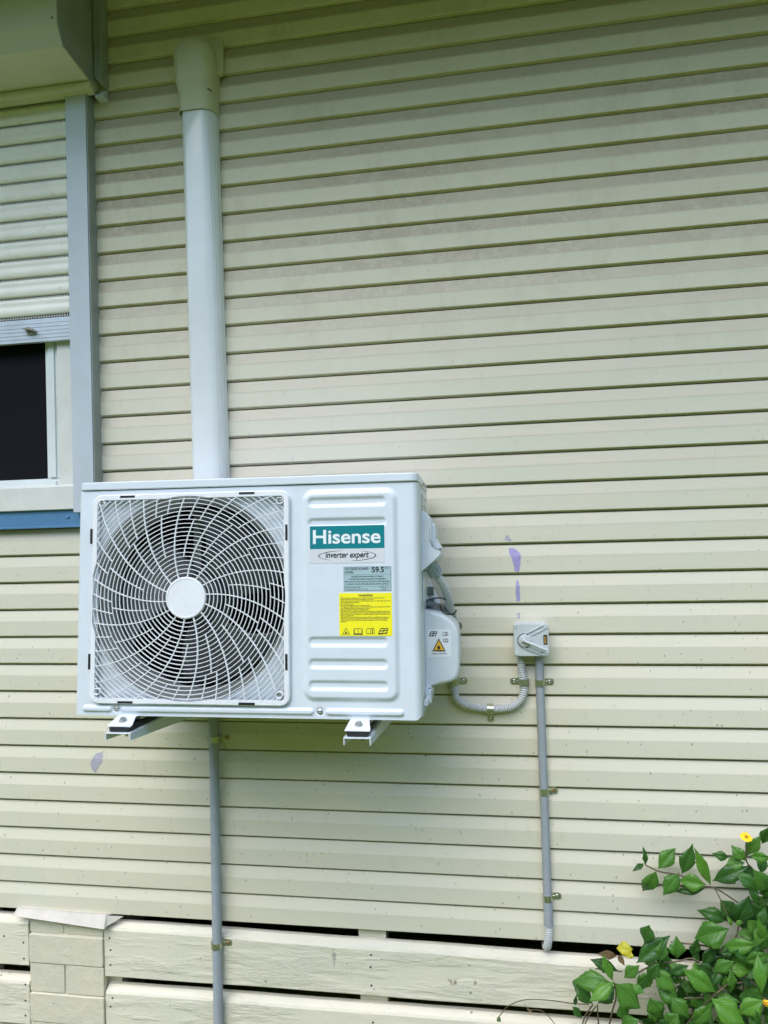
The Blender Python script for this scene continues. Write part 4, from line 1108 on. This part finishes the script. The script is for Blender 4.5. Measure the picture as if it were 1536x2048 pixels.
q_ = MB(); a, b_ = S(668, 410), S(700, 520); q_.box((a[0], -SO - .0012, b_[1]), (b_[0], -SO - .0007, a[1])); setp(q_.build('indicator_flag', simple('indicator_amber', (.42, .25, .08), .5, var=.5, vs=200), None), wd_); wd_.children[0].matrix_parent_inverse = Matrix()
for p_ in ((240, 243), (680, 240), (253, 683), (705, 680)):
    q_ = MB(); a = S(*p_); q_.lathe((a[0], -SO + .0005, a[1]), (0, -1, 0), [(0, .0046), (.002, .0044), (.0028, .0036), (.0022, .0030), (.0022, 0)], 20); setp(q_.build('plate_screw', M['switch_grey'], None), sw)
q_ = MB(); a = S(627, 665); q_.lathe((a[0], -SO + .0002, a[1]), (0, -1, 0), [(0, .0018), (.0006, .0018), (.0006, 0)], 12); setp(q_.build('lock_hole', M['ink'], None), sw)
for (px_, rr) in ((1041, rf_ * 1.12), (1078, rb * 1.15)):
    q_ = MB(); a = P(px_, 1312, .034); q_.tube([(a.x, -.030, sz0_ + .004), (a.x, -.030, sz0_ - .004)], rr, 24); setp(q_.build('conduit_entry', M['switch_grey'], None), sw)

# ================================================================ CONDUIT CLAMPS
def clamp(c, r, side, label, rust, off, rot=0.0, wall=.0125):
    """saddle strap: c centre of the pipe; side +1/-1 where the ear is; rot turns it about the view axis"""
    cl_ = empty('conduit_clamp', (c.x, -wall, c.z), label, 'clamp', 'metal conduit clamps')
    cl_.rotation_euler = (0, rot, 0)
    W_ = .0170; pts = []
    yo = -(off - wall)                      # pipe centre in local y
    R1 = r + .0012
    for k in range(15):
        a = R(-8 + 196 * k / 14); pts.append((-side * R1 * math.cos(a), yo - R1 * math.sin(a)))
    pts = pts[::1]
    # from far side over the pipe to the ear
    pts = [(-side * R1, -.001)] + pts[1:-1] + [(side * R1, -.0035), (side * (R1 + .0020), -.0016), (side * (R1 + .0245), -.0014)]
    q_ = MB(); vs = []; n = len(pts); hw = W_ / 2
    for i, (x, y) in enumerate(pts):
        h_ = hw if i < n - 1 else hw * .55
        vs += [(x, y, -h_), (x, y, h_)]
    x, y = pts[-2]; vs[2 * (n - 2)] = (x, y, -hw); 
    # insert a full-width station near the ear tip so only the tip is rounded
    fs = [(2 * i, 2 * i + 2, 2 * i + 3, 2 * i + 1) for i in range(n - 2)]
    xt = side * (R1 + .0200); b0 = len(vs); vs += [(xt, pts[-1][1], -hw), (xt, pts[-1][1], hw)]
    fs += [(2 * (n - 2), b0, b0 + 1, 2 * (n - 2) + 1), (b0, 2 * (n - 1), 2 * (n - 1) + 1, b0 + 1)]
    q_.add(vs, fs, False); so_ = q_.build('strap', M['zinc'], cl_, recalc=True); md = so_.modifiers.new('solid', 'SOLIDIFY'); md.thickness = .0011; md.offset = 0
    xs_ = side * (R1 + .0140)
    q_ = MB(); q_.box((side * (R1 + .001) , -.0042, -.0016), (xs_ - side * .004, -.0018, .0016)); q_.build('rib', M['zinc'], cl_, .0006)
    q_ = MB(); q_.lathe((xs_, -.0015, 0), (0, -1, 0), [(0, .0058), (.0012, .0058), (.0032, .0045), (.0038, .0018), (.0026, .0012), (.0026, 0)], 18); q_.build('screw', M['rust_screw'] if rust else M['steel'], cl_)
    return cl_
olc = .019 + ra
clamp(P(430, 1478, olc), ra, 1, 'zinc clamp with rusty screw on the grey conduit just under the air conditioner', True, olc)
clamp(P(434, 1888, .03), ra, 1, 'zinc clamp on the left conduit over the upper rough skirting board', True, olc, wall=.0182)
clamp(P(907, 1363, of_), rf_, 1, 'clamp holding the ribbed conduit beside the bottom corner of the white valve cover', False, of_)
clamp(P(896, 1253, .03), rf_, 1, 'clamp ear poking out right of the valve cover, level with its caution sticker', False, of_)
clamp(P(981, 1418, of_), rf_, 1, 'upright clamp at the bottom of the ribbed conduit loop', False, of_, rot=R(90))
clamp(P(1048.5, 1364, of_), rf_, -1, 'clamp on the ribbed conduit below the switch with its ear pointing left', False, of_)
clamp(P(1079.8, 1365, ro_), rb, 1, 'clamp on the right rigid conduit directly below the switch', False, ro_)
clamp(P(1087.5, 1582, ro_), rb, 1, 'clamp halfway down the right rigid conduit', True, ro_)
clamp(P(1095, 1795, ro_), rb, 1, 'lowest clamp on the right rigid conduit just above its ribbed end', False, ro_)

# ================================================================ BRICK PIER
bp = empty('brick_pier', (P(130, 2040, .02).x, 0, 0), 'cream painted brick pier with a folded metal cap under the boards at the bottom left', 'pier')
PO = .022
px0, px1 = P(60, 1950, PO).x, P(207, 1950, PO).x
rowz = [P(70, y, PO).z for y in (1847, 1868, 1925, 1985, 2045)]
ch_ = (rowz[1] - rowz[3]) / 2
q_ = MB(); q_.box((px0 + .004, .01 - PO - .004, 0), (px1 - .004, .22, rowz[0] + .02)); setp(q_.build('mortar', M['brick'], None), bp)
q_ = MB(); z = rowz[1]; 
courses = [(rowz[1] + .004, rowz[0] + .03)]
zz_ = rowz[1]; i = 0
split = [P(127, 1900, PO).x, None, P(130, 1955, PO).x, None, P(130, 1955, PO).x, P(118, 1955, PO).x, P(130, 1955, PO).x]
def brick(x0, x1, z0, z1, o_): q_.prism(rrect(x0, z0, x1, z1, .004, 3), -o_, -.006)
brick(px0 + .001, split[0] - .0015, courses[0][0], courses[0][1], PO - .003); brick(split[0] + .0005, px1, courses[0][0], courses[0][1], PO - .003)
while zz_ > .02:
    i += 1; s_ = split[i % 7]; zl = zz_ - ch_ + .0035; jo = [0, .001, -.001, .0015][i % 4]
    if s_: brick(px0, s_ - .0025, zl, zz_, PO + jo); brick(s_ + .0025, px1, zl, zz_, PO + jo * .3)
    else: brick(px0, px1, zl, zz_, PO + jo + .0015)
    zz_ -= ch_
setp(q_.build('brickwork', M['brick'], None, .0018), bp)
q_ = MB()
A = P(43, 1817, .020); Bv = P(213, 1831, .020); Cc = P(26, 1832, .040); Dd = P(60, 1839, .040); Ee = P(208, 1859, .040); Ff = P(247, 1832, .005)
q_.add([A, Bv, Ee, Cc], [(0, 1, 2, 3)]); q_.add([Bv, Ff, Ff + Vector((-.012, .0, -.008)), Ee + Vector((.004, .012, 0.004)), Ee], [(0, 1, 2, 3, 4)])
q_.add([A, Cc, A + Vector((-.03, .04, -.002))], [(0, 1, 2)])
q_.add([A, A + Vector((-.03, .04, 0)), Ff + Vector((0, .02, 0)), Bv], [(0, 1, 2, 3)])
co_ = setp(q_.build('metal_cap', M['cap_paint'], None, recalc=False), bp); md = co_.modifiers.new('solid', 'SOLIDIFY'); md.thickness = .0018
co_['label'] = 'folded metal cap'

# ================================================================ SLATTED SKIRTING
sk = empty('slatted_skirting', (-.2, .05, 0), 'rough cream painted timber boards with dark gaps closing the space under the wall', 'skirting')
def board(x0, x1, zt0, zb0, zt1, zb1, off=.018):
    """long board; heights at both ends, chamfered top, slightly wavy"""
    q_ = MB(); n = 60; vs = []; rr = random.Random(int(x0 * 1000) + int(zt0 * 977))
    ph = [rr.uniform(0, 6) for _ in range(4)]
    for i in range(n + 1):
        t = i / n; x = lerp(x0, x1, t); zt = lerp(zt0, zt1, t) + .0008 * math.sin(x * 9 + ph[0]) + .0004 * math.sin(x * 41 + ph[1]); zb = lerp(zb0, zb1, t) + .0012 * math.sin(x * 7 + ph[2]) + .0005 * math.sin(x * 53 + ph[3])
        vs += [(x, .014, zb), (x, -off + .001, zb), (x, -off, zb + .002), (x, -off, zt - .016), (x, -off + .003, zt - .010), (x, .002, zt), (x, .014, zt)]
    m = 7; fs = [tuple(range(m)), tuple(range(n * m + m - 1, n * m - 1, -1))]
    for i in range(n):
        for k in range(m): k2 = (k + 1) % m; fs.append((i * m + k, (i + 1) * m + k, (i + 1) * m + k2, i * m + k2))
    q_.add(vs, fs); return setp(q_.build('board', M['rough_board'], None), sk)
BO = .018
def ends(pa, pb, xe):      # line through two photo points extended to xe
    a, b_ = P(*pa, BO), P(*pb, BO); return lambda x: a.z + (b_.z - a.z) * (x - a.x) / (b_.x - a.x)
def ends_top(pa, pb):
    a, b_ = P(*pa, -.002), P(*pb, -.002); return lambda x: a.z + (b_.z - a.z) * (x - a.x) / (b_.x - a.x)
xL = P(209, 1900, BO).x
t1 = ends_top((240, 1842), (1180, 1912)); b1 = ends((212, 1952), (1180, 2024), 0)
t2 = ends_top((212, 1966), (900, 2018)); w1 = t1(0) - b1(0)
board(xL, 4.1, t1(xL), b1(xL), t1(xL), b1(xL)) if False else board(xL, 4.1, t1(xL), b1(xL), t1(4.1), b1(4.1))
b2 = lambda x: t2(x) - w1 - .004
board(xL, 4.1, t2(xL), b2(xL), t2(4.1), b2(4.1))
b3 = lambda x: b2(x) - .014
if b3(xL) > .04: board(xL, 4.1, b3(xL), .0, b3(4.1), .0)
xr_ = P(59, 1900, BO).x - .003
t4 = ends_top((0, 1824), (58, 1829)); b4 = ends((0, 1928), (58, 1932), 0); t5 = ends_top((0, 1943), (58, 1948))
board(-5.1, xr_, t4(xr_), b4(xr_), t4(xr_), b4(xr_)); board(-5.1, xr_, t5(xr_), t5(xr_) - w1, t5(xr_), t5(xr_) - w1); board(-5.1, xr_, t5(xr_) - w1 - .02, 0, t5(xr_) - w1 - .02, 0)
for px_ in ((718, 773), (640, 0)):
    if px_[1]:
        xa, xb = P(px_[0], 1880, -.02).x, P(px_[1], 1880, -.02).x
        q_ = MB(); q_.box((xa, .016, 0), (xb, .060, zbot + .05)); setp(q_.build('batten', M['rough_board'], None, .002), sk)
xa, xb = P(214, 1960, -.02).x, P(246, 1960, -.02).x
q_ = MB(); q_.box((xa - .01, .016, 0), (xb, .05, zbot - .06)); setp(q_.build('batten', M['rough_board'], None, .002), sk)
q_ = MB(); q_.box((1.55, .016, 0), (1.64, .060, zbot + .05)); q_.box((P(0, 1940, -.02).x - .1, .016, 0), (P(2, 1940, -.02).x - .02, .060, zbot + .05)) ; setp(q_.build('batten', M['rough_board'], None, .002), sk)
for a, b_ in ((219, 1876), (221, 1900), (221, 1930), (742, 1910), (741, 1934), (743, 1971), (225, 1996), (221, 2013), (47, 1885), (48, 1917), (8, 1872), (51, 1969), (51, 2001), (51, 2031), (746, 2045)):
    q_ = MB(); c = P(a, b_, BO); q_.lathe((c.x, -BO + .001, c.z), (0, -1, 0), [(0, .0030), (.0014, .0030), (.0014, 0)], 10); setp(q_.build('nail_hole', M['ink_soft'], None), sk)

# ================================================================ VINE
vine = empty('creeping_daisy', (P(1450, 2040, .2).x, -.15, 0), 'creeping plant with glossy toothed green leaves and one yellow daisy at the bottom right', 'plant')
def Z(a, b_, off): return P(1130 + a / 3.783, 1600 + b_ / 3.783, off)
leaves = {'dark': [], 'mid': [], 'light': [], 'yellow': [], 'brown': []}
LW = [  # half-width along the leaf: broad lance with side lobes
    (0, .03), (.05, .07), (.12, .24), (.20, .50), (.29, .74), (.38, .90), (.46, .98), (.505, 1.0), (.53, .86), (.60, .79), (.665, .72), (.69, .60), (.76, .50), (.80, .44), (.815, .37), (.88, .24), (.94, .12), (1, 0.0)]
LN = [(0, .04), (.08, .16), (.2, .50), (.33, .82), (.48, 1.0), (.6, .95), (.63, .88), (.74, .66), (.76, .58), (.86, .34), (.93, .17), (1, 0.0)]
def leafmesh(mb, at, base, tip, width, normal, fold=.35, curl=.12, lobed=True, rnd=None):
    ax_ = tip - base; L_ = ax_.length; ax_.normalize(); n_ = (normal - ax_ * normal.dot(ax_)).normalized(); sd_ = ax_.cross(n_)
    prof = LW if lobed else LN; vs = []; uv = []; rv = rnd.random(); nc = 8; tw = rnd.uniform(-.7, .7); wav = rnd.uniform(.0006, .0022); wp = rnd.uniform(0, 6); asym = rnd.uniform(.88, 1.12)
    for (t, hw) in prof:
        p = base + ax_ * (L_ * t) + n_ * (math.sin(t * math.pi * .9) * curl * L_ * .6 - curl * L_ * t * t)
        for k in range(nc + 1):
            c_ = (k / nc - .5) * 2
            jag = 1 + (.04 * (1 if int(t * 23) % 2 else -1) if abs(c_) == 1 and .2 < t < .9 else 0)
            w_ = hw * width * .5 * c_ * jag * (asym if c_ > 0 else 1)
            f_ = abs(w_) * fold + rnd.uniform(-.0003, .0003) - (abs(c_) ** 3) * abs(w_) * .45 + wav * math.sin(t * 15 + wp + c_ * 2) * abs(c_)
            tws = tw * (t - .3)
            vs.append(p + sd_ * (w_ * math.cos(tws)) + n_ * (f_ + w_ * math.sin(tws))); uv.append((t, k / nc, rv))
    n = len(prof); fs = [(i * (nc + 1) + k, i * (nc + 1) + k + 1, (i + 1) * (nc + 1) + k + 1, (i + 1) * (nc + 1) + k) for i in range(n - 1) for k in range(nc)]
    mb.add(vs, fs, True); at += uv
LV = [  # base, tip, width, tone, offset   (in the enlarged view's pixels)
 (610,500,600,368,48,'dark',.055),(602,478,520,532,42,'dark',.06),(705,520,825,378,112,'mid',.06),(692,532,600,698,128,'mid',.07),(885,560,962,357,128,'dark',.06),
 (868,548,755,710,128,'mid',.075),(1068,640,880,612,120,'light',.085),(1105,650,995,392,92,'light',.09),(1115,612,1362,515,128,'dark',.08),(1060,670,858,690,70,'dark',.06),
 (1365,462,1270,357,105,'mid',.09),(1360,472,1222,500,112,'mid',.10),(1240,435,1130,412,80,'dark',.07),(1380,420,1472,288,88,'mid',.09),(1400,420,1545,440,84,'light',.11),
 (1420,520,1545,705,135,'mid',.12),(1490,330,1560,205,110,'dark',.06),(1360,765,1540,915,120,'dark',.11),(1240,975,998,1045,190,'mid',.12),(1235,905,1028,842,120,'dark',.09),
 (1290,900,1200,778,140,'dark',.09),(1285,930,1390,765,145,'dark',.10),(1265,955,1232,888,38,'light',.13),(1290,945,1338,915,34,'light',.13),(1465,1090,1198,1122,105,'light',.15),
 (1500,1085,1470,915,72,'light',.16),(1480,1020,1398,920,110,'mid',.13),(1330,1135,1330,1300,145,'mid',.13),(540,1235,775,1045,150,'dark',.13),(600,1080,632,962,110,'dark',.12),
 (845,1200,850,1055,140,'mid',.12),(720,1225,745,1068,120,'mid',.13),(965,1190,1002,1065,85,'dark',.11),(1040,1250,1130,1118,95,'dark',.11),(515,1128,398,1125,100,'yellow',.11),
 (500,1140,478,1195,60,'yellow',.11),(395,1180,262,1165,62,'brown',.09),(400,1170,445,1245,46,'brown',.09),(400,1290,212,1215,105,'dark',.10),(445,1345,552,1262,100,'mid',.12),(350,1382,78,1370,150,'mid',.15),
 (362,1372,292,1192,72,'light',.18),(372,1378,198,1512,100,'light',.18),(380,1388,560,1562,170,'mid',.17),(210,1545,78,1395,120,'dark',.12),(250,1540,370,1420,120,'dark',.12),(415,1530,470,1665,110,'mid',.13),
 (540,1412,662,1318,110,'mid',.13),(500,1402,592,1450,62,'light',.15),(665,1262,825,1455,130,'mid',.15),(690,1400,852,1532,130,'mid',.14),(800,1490,932,1642,140,'mid',.15),(640,1492,735,1655,138,'mid',.16),
 (1142,1458,922,1300,135,'light',.17),(1012,1342,990,1240,80,'light',.14),(1130,1490,1100,1350,90,'dark',.13),(1105,1500,1345,1700,180,'light',.20),(1150,1505,1305,1522,85,'mid',.16),(960,1690,1105,1560,120,'mid',.18),
 (1505,1515,1325,1612,145,'light',.22),(1490,1468,1465,1200,100,'light',.21),(1130,1300,1345,1385,115,'dark',.11),(860,1620,770,1710,140,'mid',.17),(55,1560,122,1645,60,'dark',.10),(75,1555,85,1490,30,'dark',.10),
 (960,1700,1040,1800,140,'mid',.2),(1110,1600,1020,1720,120,'mid',.17),(1500,1230,1590,1330,120,'mid',.16),(1260,1690,1400,1790,140,'mid',.2),(560,1660,420,1720,120,'mid',.18),(1180,1240,1120,1400,100,'dark',.12),
 (1460,1000,1560,1130,130,'mid',.14),(1380,620,1395,500,90,'dark',.07),(1480,560,1500,420,80,'dark',.07),(880,1330,810,1230,70,'dark',.09),(1100,1180,1160,1080,80,'dark',.1)]
rr = random.Random(11)
TONE = {'dark': 0, 'mid': 1, 'light': 2, 'yellow': 3, 'brown': 4}
mbs = [MB() for _ in range(5)]; ats = [[] for _ in range(5)]
for (a, b_, c_, d_, w_, tone, off) in LV:
    o1 = off + rr.uniform(-.01, .01); tipo = o1 + rr.uniform(-.018, .022)
    bs, tp_ = Z(a, b_, o1), Z(c_, d_, max(tipo, .03)); nrm = Vector((rr.uniform(-.45, .45), -1, rr.uniform(.15, .9)))
    wm = (Z(a + w_, b_, o1) - Z(a, b_, o1)).length * 1.08
    tp_ = tp_ + (tp_ - bs) * .10
    leafmesh(mbs[TONE[tone]], ats[TONE[tone]], bs, tp_, wm * .98, nrm, fold=rr.uniform(.15, .5), curl=rr.uniform(.03, .2), lobed=tone != 'light' and rr.random() < .75, rnd=rr)
# leaves further back and beside, filling the clump
def inclump(a, b_):
    if a > 1350 and b_ > 640: return True
    if a > 1180 and b_ > 1080: return True
    if a > 560 and b_ > 1230 and (a - 560) * .3 + 1230 < b_ + 160: return True
    return False
cnt = 0
while cnt < 820:
    a, b_ = rr.uniform(250, 2300), rr.uniform(500, 2600)
    if not inclump(a, b_) : continue
    if a < 1200 and b_ < 1680 and rr.random() < .50: continue
    if a < 600 and b_ < 1700: continue
    if 1200 <= a < 1400 and b_ < 1300 and rr.random() < .25: continue
    off = rr.uniform(.03, .16) if b_ < 1700 else rr.uniform(.03, .30)
    p0 = Z(a, b_, off)
    if p0.z < .01: continue
    an = rr.uniform(0, 2 * math.pi); L_ = rr.uniform(.034, .062)
    tp_ = p0 + Vector((math.cos(an) * L_, rr.uniform(-.02, .008), math.sin(an) * L_ * .9)); tp_.y = min(tp_.y, -.02)
    tone = 0 if rr.random() < .55 else (1 if rr.random() < .85 else 2)
    leafmesh(mbs[tone], ats[tone], p0, tp_, L_ * rr.uniform(.42, .64), Vector((rr.uniform(-.6, .6), -1, rr.uniform(.1, 1))), fold=rr.uniform(.1, .5), curl=rr.uniform(.02, .2), lobed=rr.random() < .7, rnd=rr)
    cnt += 1
fol = MB(); uvs = []
for i in (0, 1, 2): 
    fol.m = i; b0 = fol.add(mbs[i].v, mbs[i].f, True); uvs += ats[i]
def leaf_obj(mb, uv, name, mats):
    o = mb.build(name, mats, None, recalc=False); at_ = o.data.color_attributes.new('leaf', 'FLOAT_COLOR', 'POINT')
    at_.data.foreach_set('color', [c for u in uv for c in (u[0], u[1], u[2], 1.0)]); return setp(o, vine)
leaf_obj(fol, uvs, 'foliage', [M['leaf_dark'], M['leaf_mid'], M['leaf_light']])
leaf_obj(mbs[3], ats[3], 'yellowed_leaf', M['leaf_yellow']); leaf_obj(mbs[4], ats[4], 'withered_leaf', M['leaf_brown'])
q_ = MB()
def stem(pts, r, off0, off1=None):
    off1 = off0 if off1 is None else off1; n = len(pts)
    q_.tube(spline([Z(a, b_, off0 + (off1 - off0) * i / (n - 1)) for i, (a, b_) in enumerate(pts)], .008), r, 7)
stem([(605, 490), (720, 542), (880, 572), (1010, 650), (1130, 665), (1300, 770), (1430, 860), (1560, 1020)], .0019, .055, .10)
stem([(1130, 665), (1190, 780), (1260, 950)], .0015, .08, .11); stem([(1370, 320), (1372, 460), (1420, 520), (1500, 640), (1580, 800)], .0018, .09)
stem([(800, 1075), (1040, 1100), (1200, 1130), (1290, 1040), (1330, 900), (1440, 740)], .0020, .10); stem([(540, 1312), (680, 1245), (850, 1222), (960, 1200), (1100, 1270), (1260, 1280)], .0018, .11)
stem([(230, 1277), (340, 1288), (445, 1300)], .0014, .10); stem([(900, 1500), (1090, 1487), (1230, 1400), (1345, 1380)], .0018, .15); stem([(905, 1720), (1000, 1600), (1130, 1480), (1260, 1370)], .0017, .16)
stem([(840, 1270), (880, 1360), (920, 1430), (975, 1620), (1000, 1760)], .0018, .09); stem([(1228, 1500), (1250, 1370), (1262, 1235)], .0020, .12); stem([(385, 1510), (360, 1590), (335, 1700)], .0020, .13)
stem([(210, 1550), (150, 1640), (120, 1750)], .0017, .12); stem([(245, 1550), (250, 1640), (258, 1760)], .0017, .12); stem([(370, 1380), (385, 1440), (385, 1510)], .0018, .15); stem([(235, 1560), (170, 1650), (130, 1780)], .0014, .11)
stem([(-498, 1638), (-430, 1560), (-300, 1512), (-120, 1515), (60, 1540), (190, 1545)], .0011, .06, .11)
stem([(-268, 1590), (-215, 1588), (-170, 1600), (-120, 1640), (-60, 1720)], .0010, .07)
for a, b_ in ((-60, 1720), (120, 1750), (258, 1760), (335, 1700), (1000, 1760), (905, 1720), (1560, 1020), (1580, 800), (1345, 1380)):
    s0_ = Z(a, b_, .12); q_.tube(spline([s0_, s0_ + Vector((.02, -.01, -s0_.z * .5)), Vector((s0_.x + .05, s0_.y - .02, -.01))], .02), .0019, 7)
setp(q_.build('stems', M['stem'], None), vine)
q_ = MB(); c = Z(-500, 1640, .06)
for k in range(5): q_.lathe(c + Vector((.001 * k - .002, 0, .001 * (k % 2))), (rr.uniform(-.5, .5), -.6, -1), [(0, .0006), (.004, .0022), (.009, .0016), (.012, 0)], 8)
setp(q_.build('bud', M['stem_green'], None), vine)
q_ = MB(); c = Z(-270, 1590, .07)
for k in range(9): d_ = Vector((rr.uniform(-1, 1), rr.uniform(-1, 1), rr.uniform(-1, 1))).normalized() * .008; q_.tube([c, c + d_], [.0012, .0004], 6)
setp(q_.build('seed_head', M['leaf_brown'], None), vine)
# daisy
def daisy(c, nrm, rad, name, npet=11, droop=.0):
    nrm = nrm.normalized(); u_ = nrm.orthogonal().normalized(); v_ = nrm.cross(u_); q_ = MB()
    for k in range(npet):
        a = 2 * math.pi * k / npet + rr.uniform(-.08, .08); d_ = u_ * math.cos(a) + v_ * math.sin(a); s__ = nrm.cross(d_); L_ = rad * rr.uniform(.88, 1.05); vs = []
        for t, h_ in ((.15, .10), (.45, .20), (.75, .25), (.93, .17), (1.0, .05)):
            for e_ in (-1, 0, 1): vs.append(c + d_ * (L_ * t) + s__ * (e_ * h_ * rad) + nrm * (.0008 - abs(e_) * .0006 - droop * t * t * rad + .10 * rad * math.sin(t * 3)))
        q_.add(vs, [(i * 3 + j, i * 3 + j + 1, i * 3 + 4 + j, i * 3 + 3 + j) for i in range(4) for j in range(2)], True)
    fl_ = setp(q_.build(name, M['petal'], None, recalc=False), vine)
    q_ = MB()
    for k in range(26):
        a = k * 2.4; r_d = .0042 * math.sqrt(k / 26); p_ = c + (u_ * math.cos(a) + v_ * math.sin(a)) * r_d
        q_.lathe(p_, nrm, [(0, .0009), (.0028 - r_d * .2, .0009), (.0034 - r_d * .2, .0)], 6)
    fc_ = q_.build('flower_centre', M['floret'], None); fc_.parent = fl_; return fl_
daisy(Z(1372, 283, .10), Vector((.05, -.55, 1)), .0145, 'flower')
daisy(Z(1515, 1540, .235), Vector((-.7, -.7, .2)), .008, 'spent_flower', 7, .6)
q_ = MB(); q_.tube(spline([Z(1374, 292, .10), Z(1378, 360, .095), Z(1378, 440, .09)], .005), .0013, 8); setp(q_.build('flower_stalk', M['stem_green'], None), vine)
bpy.context.view_layer.update()
